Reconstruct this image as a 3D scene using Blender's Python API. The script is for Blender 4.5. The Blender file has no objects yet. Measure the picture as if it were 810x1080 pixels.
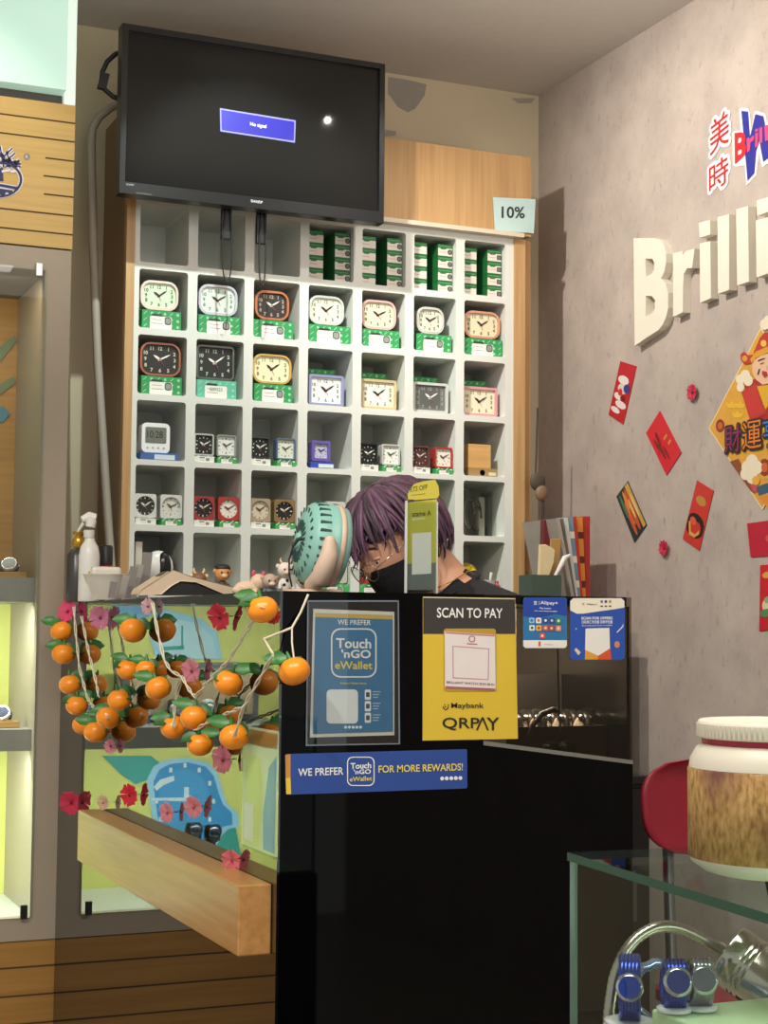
import bpy, bmesh, math, random
from mathutils import Vector, Matrix
from mathutils.geometry import tessellate_polygon
random.seed(7)
SC = bpy.context.scene
COL = SC.collection
V = Vector
PI = math.pi

# ------------------------------------------------------------------ camera
F, YAW, PIT, ROL = 1713.0, .40567, .07202, -.0083
EYE = V((0, 0, 1.2))
FW = V((math.sin(YAW)*math.cos(PIT), math.cos(YAW)*math.cos(PIT), math.sin(PIT)))
_r = V((math.cos(YAW), -math.sin(YAW), 0)); _u = _r.cross(FW)
RT = _r*math.cos(ROL) - _u*math.sin(ROL)
UP = _u*math.cos(ROL) + _r*math.sin(ROL)
cam = bpy.data.cameras.new('camera'); camo = bpy.data.objects.new('camera', cam); COL.objects.link(camo)
cam.sensor_fit = 'HORIZONTAL'; cam.sensor_width = 36.0; cam.lens = 36.0*F/810.0
cam.clip_start = .02
camo.matrix_world = Matrix(((RT.x, UP.x, -FW.x, EYE.x), (RT.y, UP.y, -FW.y, EYE.y), (RT.z, UP.z, -FW.z, EYE.z), (0, 0, 0, 1)))
SC.camera = camo

# ------------------------------------------------------------------ light and exposure
SC.view_settings.view_transform = 'Standard'; SC.view_settings.look = 'None'
SC.view_settings.gamma = 1.0; SC.view_settings.use_curve_mapping = False
SC.view_settings.exposure = 0.0
w = bpy.data.worlds.new('shop_ambience'); SC.world = w; w.use_nodes = True
w.node_tree.nodes['Background'].inputs[0].default_value = (1.0, .96, .91, 1)
w.node_tree.nodes['Background'].inputs[1].default_value = .62

def lamp(name, kind, loc, target, power, color, size=.1, size_y=None, angle=None, blend=.3):
    l = bpy.data.lights.new(name, kind); l.energy = power; l.color = color
    if kind == 'AREA':
        l.size = size
        if size_y: l.shape = 'RECTANGLE'; l.size_y = size_y
    else:
        l.shadow_soft_size = size
        if kind == 'SPOT': l.spot_size = angle; l.spot_blend = blend
    o = bpy.data.objects.new(name, l); COL.objects.link(o); o.location = loc
    o.rotation_euler = (V(target)-V(loc)).to_track_quat('-Z', 'Y').to_euler()
    return o
WARM = (1.0, .84, .64); COOL = (.86, 1.0, .95); NEUT = (1.0, .945, .87)
lamp('ceiling_panel_light', 'AREA', (.6, 1.0, 2.98), (.6, 1.3, 0), 62, NEUT, 1.6, 1.2)
lamp('shelf_spotlight', 'SPOT', (1.25, 3.72, 2.97), (1.55, 4.6, 1.95), 60, COOL, .012, angle=1.15, blend=.55)
lamp('shelf_downlight', 'SPOT', (2.0, 3.5, 2.97), (1.95, 4.6, 1.75), 19, NEUT, .008, angle=1.25, blend=.7)
lamp('wall_spotlight', 'SPOT', (1.25, 3.75, 2.97), (2.62, 3.75, 1.85), 98, (1.0, .93, .85), .03, angle=1.9, blend=.8)
lamp('front_spotlight', 'SPOT', (-.6, 1.6, 2.95), (1.0, 3.0, 1.0), 145, NEUT, .05, angle=.95, blend=.6)
lamp('header_spotlight', 'SPOT', (.45, 3.35, 2.97), (.55, 4.16, 2.38), 19, (1.0, .92, .74), .03, angle=.85, blend=.7)

lamp('ceiling_fill_light', 'AREA', (1.5, 2.9, 2.45), (1.5, 3.2, 3.0), 11, NEUT, 1.6, 1.0)  # added unseen fill, brightens the ceiling in place of bounced light

# ------------------------------------------------------------------ pixel rays (used once, to place things on measured planes)
def ray(px, py): return FW + RT*((px-405.0)/F) - UP*((py-540.0)/F)
def onX(px, py, X): d = ray(px, py); return EYE + d*(X/d.x)
def onY(px, py, Y): d = ray(px, py); return EYE + d*(Y/d.y)
def onZ(px, py, Z): d = ray(px, py); return EYE + d*((Z-EYE.z)/d.z)

# ------------------------------------------------------------------ materials
def lin(h):
    h = h.lstrip('#'); c = [int(h[i:i+2], 16)/255 for i in (0, 2, 4)]
    return tuple(x/12.92 if x <= .04045 else ((x+.055)/1.055)**2.4 for x in c) + (1,)
_M = {}
def M(hexc, rough=.5, metal=0., ior=1.5, vary=.06, scale=30, alpha=None, trans=0, emis=0, bump=0, coat=0):
    key = (hexc, rough, metal, ior, vary, scale, alpha, trans, emis, bump, coat)
    if key in _M: return _M[key]
    m = bpy.data.materials.new('mat_%d' % len(_M)); m.use_nodes = True; nt = m.node_tree; b = nt.nodes['Principled BSDF']
    c = lin(hexc)
    b.inputs['Roughness'].default_value = rough; b.inputs['Metallic'].default_value = metal; b.inputs['IOR'].default_value = ior
    b.inputs['Transmission Weight'].default_value = trans
    if coat: b.inputs['Coat Weight'].default_value = coat; b.inputs['Coat Roughness'].default_value = .05
    tc = nt.nodes.new('ShaderNodeTexCoord'); n = nt.nodes.new('ShaderNodeTexNoise'); n.inputs['Scale'].default_value = scale; n.inputs['Detail'].default_value = 4
    nt.links.new(tc.outputs['Object'], n.inputs['Vector'])
    cr = nt.nodes.new('ShaderNodeMix'); cr.data_type = 'RGBA'
    cr.inputs['A'].default_value = tuple(min(1, x*(1+vary)) for x in c[:3]) + (1,); cr.inputs['B'].default_value = tuple(x*(1-vary) for x in c[:3]) + (1,)
    nt.links.new(n.outputs['Fac'], cr.inputs['Factor']); nt.links.new(cr.outputs['Result'], b.inputs['Base Color'])
    if emis:
        nt.links.new(cr.outputs['Result'], b.inputs['Emission Color']); b.inputs['Emission Strength'].default_value = emis
    if bump:
        bp = nt.nodes.new('ShaderNodeBump'); bp.inputs['Strength'].default_value = bump; bp.inputs['Distance'].default_value = .004
        nt.links.new(n.outputs['Fac'], bp.inputs['Height']); nt.links.new(bp.outputs['Normal'], b.inputs['Normal'])
    if alpha is not None: b.inputs['Alpha'].default_value = alpha
    _M[key] = m; return m
def ramp(nt, stops):
    r = nt.nodes.new('ShaderNodeValToRGB'); e = r.color_ramp.elements
    while len(e) < len(stops): e.new(.5)
    for k, (p, c) in enumerate(stops): e[k].position = p; e[k].color = c if len(c) == 4 else c+(1,)
    return r
def wood(h1, h2, axis='X', rough=.45, scale=1.0, spec=.5):
    """streaky grain running along an axis"""
    key = ('wood', h1, h2, axis, rough, scale)
    if key in _M: return _M[key]
    m = bpy.data.materials.new('wood_%d' % len(_M)); m.use_nodes = True; nt = m.node_tree; b = nt.nodes['Principled BSDF']
    tc = nt.nodes.new('ShaderNodeTexCoord'); mp = nt.nodes.new('ShaderNodeMapping')
    s = {'X': (3, 70, 70), 'Y': (70, 3, 70), 'Z': (90, 90, 3)}[axis]; mp.inputs['Scale'].default_value = tuple(x*scale for x in s)
    n = nt.nodes.new('ShaderNodeTexNoise'); n.inputs['Scale'].default_value = 1.0; n.inputs['Detail'].default_value = 6; n.inputs['Distortion'].default_value = .3
    r = ramp(nt, [(.3, lin(h2)), (.7, lin(h1))])
    nt.links.new(tc.outputs['Object'], mp.inputs[0]); nt.links.new(mp.outputs[0], n.inputs['Vector']); nt.links.new(n.outputs['Fac'], r.inputs[0])
    nt.links.new(r.outputs[0], b.inputs['Base Color']); b.inputs['Roughness'].default_value = rough
    _M[key] = m; return m
def plaster(h1, h2, h3, scale=6):
    """mottled concrete-look wallpaper with short vertical scuffs"""
    m = bpy.data.materials.new('plaster'); m.use_nodes = True; nt = m.node_tree; b = nt.nodes['Principled BSDF']
    tc = nt.nodes.new('ShaderNodeTexCoord')
    n = nt.nodes.new('ShaderNodeTexNoise'); n.inputs['Scale'].default_value = scale; n.inputs['Detail'].default_value = 8; n.inputs['Roughness'].default_value = .65
    mp = nt.nodes.new('ShaderNodeMapping'); mp.inputs['Scale'].default_value = (55, 55, 24)
    n2 = nt.nodes.new('ShaderNodeTexNoise'); n2.inputs['Scale'].default_value = 1.0; n2.inputs['Detail'].default_value = 5; n2.inputs['Roughness'].default_value = .7
    nt.links.new(tc.outputs['Object'], n.inputs['Vector']); nt.links.new(tc.outputs['Object'], mp.inputs[0]); nt.links.new(mp.outputs[0], n2.inputs['Vector'])
    r = ramp(nt, [(.35, lin(h2)), (.65, lin(h1))]); nt.links.new(n.outputs['Fac'], r.inputs[0])
    r2 = ramp(nt, [(.27, (1, 1, 1)), (.42, (0, 0, 0))]); nt.links.new(n2.outputs['Fac'], r2.inputs[0])
    mx = nt.nodes.new('ShaderNodeMix'); mx.data_type = 'RGBA'; nt.links.new(r2.outputs[0], mx.inputs['Factor'])
    nt.links.new(r.outputs[0], mx.inputs['A']); mx.inputs['B'].default_value = lin(h3)
    nt.links.new(mx.outputs['Result'], b.inputs['Base Color']); b.inputs['Roughness'].default_value = .8
    bp = nt.nodes.new('ShaderNodeBump'); bp.inputs['Strength'].default_value = .15; bp.inputs['Distance'].default_value = .003
    nt.links.new(n2.outputs['Fac'], bp.inputs['Height']); nt.links.new(bp.outputs['Normal'], b.inputs['Normal'])
    return m
def pane(tint, refl=1.0, ior=1.5, rough=0.0):
    """thin glass: see-through, with angle dependent reflection"""
    key = ('pane', tint, refl, ior)
    if key in _M: return _M[key]
    m = bpy.data.materials.new('pane_%d' % len(_M)); m.use_nodes = True; nt = m.node_tree; nt.nodes.remove(nt.nodes['Principled BSDF'])
    out = nt.nodes['Material Output']; tr = nt.nodes.new('ShaderNodeBsdfTransparent'); tr.inputs[0].default_value = lin(tint)
    gl = nt.nodes.new('ShaderNodeBsdfGlossy'); gl.inputs['Roughness'].default_value = rough
    fr = nt.nodes.new('ShaderNodeFresnel'); fr.inputs['IOR'].default_value = ior
    mu = nt.nodes.new('ShaderNodeMath'); mu.operation = 'MULTIPLY'; mu.inputs[1].default_value = refl
    mx = nt.nodes.new('ShaderNodeMixShader'); nt.links.new(fr.outputs[0], mu.inputs[0])
    ge = nt.nodes.new('ShaderNodeNewGeometry'); iv = nt.nodes.new('ShaderNodeMath'); iv.operation = 'SUBTRACT'; iv.inputs[0].default_value = 1.0; nt.links.new(ge.outputs['Backfacing'], iv.inputs[1])
    m3 = nt.nodes.new('ShaderNodeMath'); m3.operation = 'MULTIPLY'; m3.use_clamp = True; nt.links.new(mu.outputs[0], m3.inputs[0]); nt.links.new(iv.outputs[0], m3.inputs[1]); nt.links.new(m3.outputs[0], mx.inputs[0])
    nt.links.new(tr.outputs[0], mx.inputs[1]); nt.links.new(gl.outputs[0], mx.inputs[2]); nt.links.new(mx.outputs[0], out.inputs[0])
    _M[key] = m; return m

# ------------------------------------------------------------------ text outlines
_T = {}
def textmesh(s, bold=0.0):
    key = (s, bold)
    if key in _T: return _T[key]
    c = bpy.data.curves.new('txt', 'FONT'); c.body = s; c.offset = bold; c.resolution_u = 3
    o = bpy.data.objects.new('txt', c); COL.objects.link(o)
    dg = bpy.context.evaluated_depsgraph_get(); me = bpy.data.meshes.new_from_object(o.evaluated_get(dg))
    vs = [(v.co.x, v.co.y) for v in me.vertices]; fs = [tuple(p.vertices) for p in me.polygons]
    bpy.data.objects.remove(o); bpy.data.curves.remove(c); bpy.data.meshes.remove(me)
    if vs:
        x0 = min(v[0] for v in vs); x1 = max(v[0] for v in vs); y0 = min(v[1] for v in vs); y1 = max(v[1] for v in vs)
    else: x0 = y0 = 0; x1 = y1 = 1
    _T[key] = (vs, fs, x0, x1, y0, y1); return _T[key]

# ------------------------------------------------------------------ mesh builder
def basis(axis):
    z = V(axis).normalized(); x = z.orthogonal().normalized(); return x, z.cross(x), z
class MB:
    def __init__(s): s.v = []; s.f = []; s.m = []; s.s = []; s.mats = []
    def mi(s, mat):
        if mat not in s.mats: s.mats.append(mat)
        return s.mats.index(mat)
    def add(s, vs, fs, mat, smooth=False):
        o = len(s.v); k = s.mi(mat); s.v += [V(v) for v in vs]
        for f in fs: s.f.append(tuple(i+o for i in f)); s.m.append(k); s.s.append(smooth)
        return s
    def box(s, a, b, mat):
        (x0, y0, z0), (x1, y1, z1) = a, b
        vs = [(x0, y0, z0), (x1, y0, z0), (x1, y1, z0), (x0, y1, z0), (x0, y0, z1), (x1, y0, z1), (x1, y1, z1), (x0, y1, z1)]
        return s.add(vs, [(3, 2, 1, 0), (4, 5, 6, 7), (0, 1, 5, 4), (1, 2, 6, 5), (2, 3, 7, 6), (3, 0, 4, 7)], mat)
    def obox(s, c, ex, ey, ez, mat):
        c = V(c); ex = V(ex)/2; ey = V(ey)/2; ez = V(ez)/2
        vs = [c+ex*i+ey*j+ez*k for k in (-1, 1) for (i, j) in ((-1, -1), (1, -1), (1, 1), (-1, 1))]
        return s.add(vs, [(3, 2, 1, 0), (4, 5, 6, 7), (0, 1, 5, 4), (1, 2, 6, 5), (2, 3, 7, 6), (3, 0, 4, 7)], mat)
    def face(s, pts, mat):
        pts = [V(p) for p in pts]
        if len(pts) <= 4: return s.add(pts, [tuple(range(len(pts)))], mat)
        return s.add(pts, [tuple(t) for t in tessellate_polygon([pts])], mat)
    def prism(s, loops, d, mat, side=None):
        """closed solid: front loops (outer + holes) pushed along d"""
        if not isinstance(loops[0][0], (tuple, list, V)): loops = [loops]
        loops = [[V(p) for p in L] for L in loops]; d = V(d); allp = [p for L in loops for p in L]; n = len(allp)
        tr = [tuple(t) for t in tessellate_polygon(loops)]
        s.add(allp, tr, mat); s.add([p+d for p in allp], [t[::-1] for t in tr], side or mat)
        for L in loops:
            k = len(L); s.add(L+[p+d for p in L], [(i, (i+1) % k, k+(i+1) % k, k+i) for i in range(k)], side or mat)
        return s
    def tube(s, path, r, mat, n=8, smooth=True):
        path = [V(p) for p in path]; R = r if isinstance(r, (list, tuple)) else [r]*len(path)
        vs = []; fs = []; nrm = None
        for i, p in enumerate(path):
            t = (path[min(i+1, len(path)-1)]-path[max(i-1, 0)]).normalized()
            if nrm is None: nrm = t.orthogonal().normalized()
            nrm = (nrm-t*nrm.dot(t))
            nrm = nrm.normalized() if nrm.length > 1e-6 else t.orthogonal().normalized()
            b = t.cross(nrm)
            for k in range(n): a = 2*PI*k/n; vs.append(p+(nrm*math.cos(a)+b*math.sin(a))*R[i])
        for i in range(len(path)-1):
            for k in range(n): fs.append((i*n+k, i*n+(k+1) % n, (i+1)*n+(k+1) % n, (i+1)*n+k))
        s.add(vs, fs, mat, smooth)
        m = len(path)-1
        s.add(vs[:n], [tuple(range(n))[::-1]], mat); s.add(vs[m*n:], [tuple(range(n))], mat); return s
    def lathe(s, prof, org, axis, mat, n=24, smooth=True):
        x, y, z = basis(axis); org = V(org); vs = []; fs = []
        for (r, h) in prof:
            for k in range(n): a = 2*PI*k/n; vs.append(org+z*h+(x*math.cos(a)+y*math.sin(a))*max(r, 1e-5))
        for i in range(len(prof)-1):
            for k in range(n): fs.append((i*n+k, i*n+(k+1) % n, (i+1)*n+(k+1) % n, (i+1)*n+k))
        s.add(vs, fs, mat, smooth)
        if prof[0][0] > 1e-4: s.add(vs[:n], [tuple(range(n))[::-1]], mat)
        if prof[-1][0] > 1e-4: s.add(vs[-n:], [tuple(range(n))], mat)
        return s
    def ell(s, c, rad, mat, rot=None, n=16, m=10, fn=None):
        c = V(c); rot = rot or Matrix.Identity(3); vs = []; fs = []
        for i in range(m+1):
            th = PI*i/m
            for k in range(n):
                a = 2*PI*k/n; p = V((math.sin(th)*math.cos(a), math.sin(th)*math.sin(a), math.cos(th)))
                if fn: p = fn(p)
                vs.append(c+rot @ V((p.x*rad[0], p.y*rad[1], p.z*rad[2])))
        for i in range(m):
            for k in range(n): fs.append((i*n+k, (i+1)*n+k, (i+1)*n+(k+1) % n, i*n+(k+1) % n))
        return s.add(vs, fs, mat, True)
    def text(s, st, org, ex, ey, mat, w=None, h=None, align='L', bold=0.0, box=None, push=None):
        """flat lettering: org = left baseline, ex/ey unit vectors, w = width and/or h = height of its ink"""
        vs, fs, x0, x1, y0, y1 = textmesh(st, bold)
        sx = w/(x1-x0) if w else None; sy = h/(y1-y0) if h else None
        if sx is None: sx = sy
        if sy is None: sy = sx
        off = {'L': 0, 'C': -(x1-x0)/2, 'R': -(x1-x0)}[align]
        org = V(org); ex = V(ex); ey = V(ey); P = [org+ex*((x-x0+off)*sx)+ey*((y-y0)*sy) for x, y in vs]
        return s.add(P, fs, mat)
    def build(s, name, parent=None, bevel=0, origin=None, weld=False, sub=0):
        me = bpy.data.meshes.new(name)
        if parent is not None: org = parent['_w'] if '_w' in parent.keys() else (0, 0, 0); org = V(org)
        elif origin is not None: org = V(origin)
        else:
            xs = [v.x for v in s.v]; ys = [v.y for v in s.v]; zs = [v.z for v in s.v]
            org = V(((min(xs)+max(xs))/2, (min(ys)+max(ys))/2, min(zs)))
        me.from_pydata([v-org for v in s.v], [], s.f)
        for m in s.mats: me.materials.append(m)
        me.polygons.foreach_set('material_index', s.m); me.polygons.foreach_set('use_smooth', s.s)
        bm = bmesh.new(); bm.from_mesh(me)
        bmesh.ops.remove_doubles(bm, verts=bm.verts, dist=1e-6) if weld else None
        bmesh.ops.recalc_face_normals(bm, faces=bm.faces); bm.to_mesh(me); bm.free(); me.update()
        o = bpy.data.objects.new(name, me); COL.objects.link(o)
        if parent is not None: o.parent = parent
        else: o.location = org
        o['_w'] = tuple(org)
        if bevel:
            b = o.modifiers.new('bevel', 'BEVEL'); b.width = bevel; b.segments = 2; b.limit_method = 'ANGLE'; b.angle_limit = 1.0
            bmesh_weld = o.modifiers.new('weld', 'WELD'); bmesh_weld.merge_threshold = 1e-5
            o.modifiers.move(1, 0)
        if sub: q = o.modifiers.new('sub', 'SUBSURF'); q.levels = sub; q.render_levels = sub
        return o
def tag(o, label, cat=None, group=None):
    o['label'] = label
    if cat: o['category'] = cat
    if group: o['group'] = group
    return o
def thing(name, label, cat, loc, group=None):
    o = bpy.data.objects.new(name, None); COL.objects.link(o); o.location = loc; o['_w'] = tuple(loc); o.empty_display_size = .05
    return tag(o, label, cat, group)
def struct(name, mb, **k):
    o = mb.build(name, **k); o['kind'] = 'structure'; return o
def copy_tree(o, parent=None):
    c = o.copy(); COL.objects.link(c)
    if parent: c.parent = parent
    for ch in list(o.children): copy_tree(ch, c)
    return c
def rrect(w, h, r, n=4):
    """rounded rectangle outline, centred, counter clockwise, in 2D"""
    r = min(r, w/2-1e-5, h/2-1e-5); P = []
    for cx, cy, a0 in ((w/2-r, h/2-r, 0), (-w/2+r, h/2-r, 90), (-w/2+r, -h/2+r, 180), (w/2-r, -h/2+r, 270)):
        for k in range(n+1): a = math.radians(a0+90*k/n); P.append((cx+r*math.cos(a), cy+r*math.sin(a)))
    return P
def circ(cx, cy, r, n=20, ry=None): return [(cx+r*math.cos(2*PI*k/n), cy+(ry or r)*math.sin(2*PI*k/n)) for k in range(n)]
class Crop:
    """maps points measured on an enlarged view of one flat thing onto the plane that thing lies on"""
    def __init__(s, ox, oy, sc, axis, val): s.o = (ox, oy, sc); s.ax = axis; s.val = val
    def p(s, u, v, k=0):
        x = s.o[0]+u/s.o[2]; y = s.o[1]+v/s.o[2]
        return onY(x, y, s.val-k*.0005) if s.ax == 'Y' else onX(x, y, s.val-k*.0005)
    def pts(s, L, k=0): return [s.p(u, v, k) for u, v in L]
    def text(s, mb, st, u0, v0, u1, v1, capv, mat, k=2, bold=0.0):
        """lettering from (u0,v0) to (u1,v1) along its baseline, ink capv tall"""
        a = s.p(u0, v0, k); b = s.p(u1, v1, k); c = s.p(u0, v0-capv, k); ex = (b-a); W = ex.length; ex /= W; ey = (c-a); H = ey.length; ey /= H
        mb.text(st, a, ex, ey, mat, w=W, h=H, bold=bold)
# ================================================================== SETTING
XW, YW, ZC = 2.625, 4.80, 3.025
struct('floor', MB().box((-2.0, -1.5, -.06), (XW+.1, YW+.1, 0), M('#b8ae9f', .35, vary=.06, scale=4)))
struct('ceiling', MB().box((-2.0, -1.5, ZC), (XW+.1, YW+.1, ZC+.06), M('#c9c2ba', .9)))
struct('wall_back', MB().box((-2.0, YW, 0), (XW, YW+.1, ZC), M('#cdbfa2', .85, vary=.08, scale=5)))
struct('wall_right', MB().box((XW, -1.5, 0), (XW+.1, YW+.1, ZC), plaster('#bdb0a5', '#ab9e95', '#968a82')))

# ================================================================== CUBBY SHELF
YS = 4.5
white = M('#d6d8d0', .4, vary=.03); inner = white
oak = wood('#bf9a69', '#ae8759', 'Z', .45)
X0 = 1.164; PX = .1726; OPW = .1440
FL = [2.246, 2.056, 1.866, 1.677, 1.491, 1.303, 1.115]; OPH = .170
sh = thing('cubby_shelf', 'tall white cubby shelf with oak surround filled with alarm clocks', 'shelf', (1.78, 4.62, 0))
def cell(c, r): return X0+PX*(c-1), FL[r-1]
def carcass():
    mb = MB(); xl, xr, zt, zb, D = 1.148, 2.372, 2.437, .12, .25
    outer = [(xl, zb), (xr, zb), (xr, zt), (xl, zt)]
    loops = [[V((x, YS, z)) for x, z in outer]]
    rows = FL + [.927, .739, .551]
    for r in range(len(rows)):
        for c in range(1, 8):
            x = X0+PX*(c-1); z = rows[r]
            loops.append([V((x+OPW/2+a, YS, z+OPH/2+b)) for a, b in rrect(OPW, OPH, .008, 3)][::-1])
    mb.prism(loops, (0, D, 0), white); mb.box((xl, YS+D, zb), (xr, YS+D+.012, zt), white)
    return mb
carcass().build('cubby_grid', sh)
shaded_oak = wood('#86684a', '#77593c', 'Z'); MB().box((1.1235, YS+.0205, 0), (1.1475, YW-.02, 2.705), shaded_oak).build('shelf_side', sh)  # outer oak side, its shade put into the darker wood colours
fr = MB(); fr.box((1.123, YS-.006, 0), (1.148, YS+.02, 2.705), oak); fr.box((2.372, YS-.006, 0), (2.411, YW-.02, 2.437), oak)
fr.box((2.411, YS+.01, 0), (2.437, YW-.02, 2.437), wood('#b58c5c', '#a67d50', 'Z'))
fr.build('oak_side_panel', sh)
MB().box((1.148, YS+.004, 2.451), (2.437, YW-.02, 2.708), oak).build('oak_header_panel', sh)
MB().box((1.148, YS-.03, 2.4375), (2.394, YS+.05, 2.451), M('#cfc3ae', .5)).build('ledge_trim', sh)
MB().box((1.148, YS+.02, 0), (2.372, YS+.26, .118), oak).build('plinth', sh)

# price card on the header
cp = Crop(0, 0, 1, 'Y', YS-.002); mb = MB()
mb.prism(cp.pts([(520, 208), (565, 210), (563, 246), (522, 243)]), (0, .0015, 0), M('#b9d3d0', .6))
cp.text(mb, '10%', 529, 230, 553.5, 230.5, 12.5, M('#2b3032', .6), 1, .02)
tag(mb.build('price_card'), 'pale blue paper card reading 10% taped to the oak header', 'sign')

# ================================================================== TELEVISION
YT = 4.33; tv = thing('television', 'black flat screen television hung above the clock cubbies showing a blue notice', 'television', (1.455, 4.36, 2.39))
tx0, tx1, tz0, tz1 = 1.058, 1.852, 2.392, 2.872
blk = M('#131314', .28, vary=.1)
mb = MB(); o = [(tx0, tz0), (tx1, tz0), (tx1, tz1), (tx0, tz1)]; i_ = [(tx0+.017, tz0+.035), (tx1-.017, tz0+.035), (tx1-.017, tz1-.017), (tx0+.017, tz1-.017)]
mb.prism([[V((x, YT, z)) for x, z in o], [V((x, YT, z)) for x, z in i_][::-1]], (0, .045, 0), blk); mb.build('bezel', tv, bevel=.003)
MB().box((tx0+.016, YT+.012, tz0+.034), (tx1-.016, YT+.04, tz1-.016), M('#1a1918', .045, ior=1.35, vary=.02)).build('screen', tv)
mb = MB(); mb.box((tx0+.06, YT+.0455, tz0+.05), (tx1-.06, YT+.085, tz1-.06), blk); mb.build('rear_housing', tv)
MB().box((1.25, YT+.0855, 2.5), (1.65, YS+.0035, 2.75), M('#1c1c1c', .5)).build('wall_bracket', tv)
c2 = Crop(0, 0, 1, 'Y', YT+.0115); mb = MB()
mb.face(c2.pts([(232, 114), (312, 127), (311, 150.5), (232.5, 138.5)], 1), M('#7674b8', .4, emis=.7))
mb.face(c2.pts([(233.3, 115.7), (310.6, 128.5), (309.8, 148.6), (233.8, 137)], 2), M('#241f84', .4, emis=.75))
c2.text(mb, 'No signal', 264, 133.6, 281, 136.4, 5, M('#d8d8f0', .4, emis=1), 3); mb.build('screen_notice', tv)
mb = MB(); c3 = Crop(0, 0, 1, 'Y', YT-.0005); c3.text(mb, 'SHARP', 264.5, 213.3, 277, 215, 3, M('#b9b9b9', .4), 0, .02)
c3.text(mb, 'SHARP', 133, 195.3, 141.5, 196.2, 2, M('#8f8f8f', .4), 0, .02); mb.build('lettering', tv)
mb = MB(); mb.box((1.105, YT-.001, 2.394), (1.15, YT+.01, 2.40), M('#26241e')); mb.build('sensor_window', tv)
for nm, pxx, y0, y1, loop in (('hanging_adapter', 239, 219, 253, 297), ('hanging_adapter', 276, 223, 258, 301)):
    t = onY(pxx, y0, 4.40); b = onY(pxx, y1, 4.40); e = onY(pxx, loop, 4.40); Xc = t.x
    k = 'left' if pxx < 250 else 'right'
    a = thing(nm, 'black cable adapter with loop hanging under the television, %s one of two' % k, 'cable adapter', (Xc, 4.40, b.z), 'cable adapters under the television')
    MB().box((Xc-.016, 4.392, b.z), (Xc+.014, 4.408, 2.40), M('#171717', .4)).build('adapter_body', a, bevel=.003)
    pth = []
    for q in range(17):
        s_ = q/16*PI; w_ = .014 if k == 'left' else .010
        pth.append((Xc-w_*math.cos(s_), 4.388, b.z-.004-(b.z-e.z)*math.sin(s_)**.6))
    MB().tube([(Xc-.006, 4.388, 2.395)]+pth+[(Xc+.006, 4.388, 2.395)], .0022, M('#151515', .5), 6).build('cord_loop', a)
pth = [onY(x, y, 4.42) for x, y in ((131, 54), (122, 57), (113, 65), (108, 76), (107, 85), (111, 95), (119, 102), (130, 106))]
mb = MB(); mb.tube(pth, .007, M('#161616', .5), 8); p = onY(109, 86, 4.42); mb.obox(p, (.022, 0, -.003), (0, .02, 0), (.01, 0, .045), M('#121212', .5))
tag(mb.build('power_cable'), 'thick black cable looping out behind the left side of the television', 'cable')
# conduit in the gap
mb = MB(); P = [onY(128, 108, 4.62), onY(116, 114, 4.62), onY(104, 124, 4.63), onY(97.5, 136, 4.64), onY(96, 152, 4.64), onY(98, 250, 4.62), onY(103, 380, 4.59), onY(112, 520, 4.55), onY(118, 610, 4.50)]
P.append(V((P[-1].x+.06, 4.42, .0)))
mb.tube(P, [.012]*4+[.013]*6, M('#a39a8c', .6), 8)
tag(mb.build('conduit_pipe'), 'long grey conduit pipe leaning in the gap beside the cubby shelf', 'pipe')
# stains on the back wall
mb = MB()
cw = Crop(270, 0, 2.53, 'Y', YW-.0008)
mb.face(cw.pts([(352, 205), (400, 212), (455, 225), (450, 255), (425, 290), (405, 300), (378, 285), (362, 262), (352, 250)]), M('#9d968d', .9))
mb.face(cw.pts([(340, 345), (375, 350), (372, 362), (340, 364)]), M('#a39a8d', .9)); mb.face(cw.pts([(680, 262), (745, 262), (735, 275), (700, 276)]), M('#a59c8e', .9))
s_ = mb.build('trim_1'); s_['kind'] = 'structure'; tag(s_, 'grey filler patches on the cream back wall')

# ================================================================== LEFT SHOWCASE
YC = 4.16; XKL, XKR = -.05, .895
cab = thing('showcase_cabinet', 'lit glass showcase with yellow poster backs and wooden header at the left edge', 'display cabinet', (.42, 4.4, 0))
frm = M('#a39684', .45, vary=.03)
YB = 4.60
mb = MB()
mb.prism([[(XKL, YC, .412), (XKR, YC, .412), (XKR, YC, 2.177), (XKL, YC, 2.177)], [(XKL+.06, YC, .470), (XKL+.06, YC, 2.118), (.826, YC, 2.118), (.826, YC, .470)]], (0, .03, 0), frm)
mb.box((.840, YC+.03, .412), (XKR, YB+.02, 2.177), frm); mb.box((XKL, YC+.03, .412), (XKL+.05, YB+.02, 2.177), frm)
mb.box((XKL+.05, YC+.03, 2.125), (.840, YB+.02, 2.177), M('#8f8a82', .5)); mb.box((XKL+.05, YC+.03, .412), (.840, YB+.02, .462), M('#cfd2cc', .3))
mb.build('frame', cab, bevel=.002)
yel = M('#dbdd7c', .5, vary=.04, scale=3); yel2 = M('#e2c45c', .5); teal = M('#3fa39b', .5); lblue = M('#9ed4f2', .5); mblue = M('#3a93cf', .5); lt = M('#d8ecf4', .5); slate = M('#57595a', .5)
def back(x, z, k=0): return (x, YB-.002-k*.0008, z)
mb = MB(); mb.box((XKL+.05, YB, .462), (.84, YB+.018, 1.30), yel); mb.box((XKL+.05, YB, 1.30), (.84, YB+.018, 2.125), wood('#c79a54', '#b98a48', 'X'))
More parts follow.
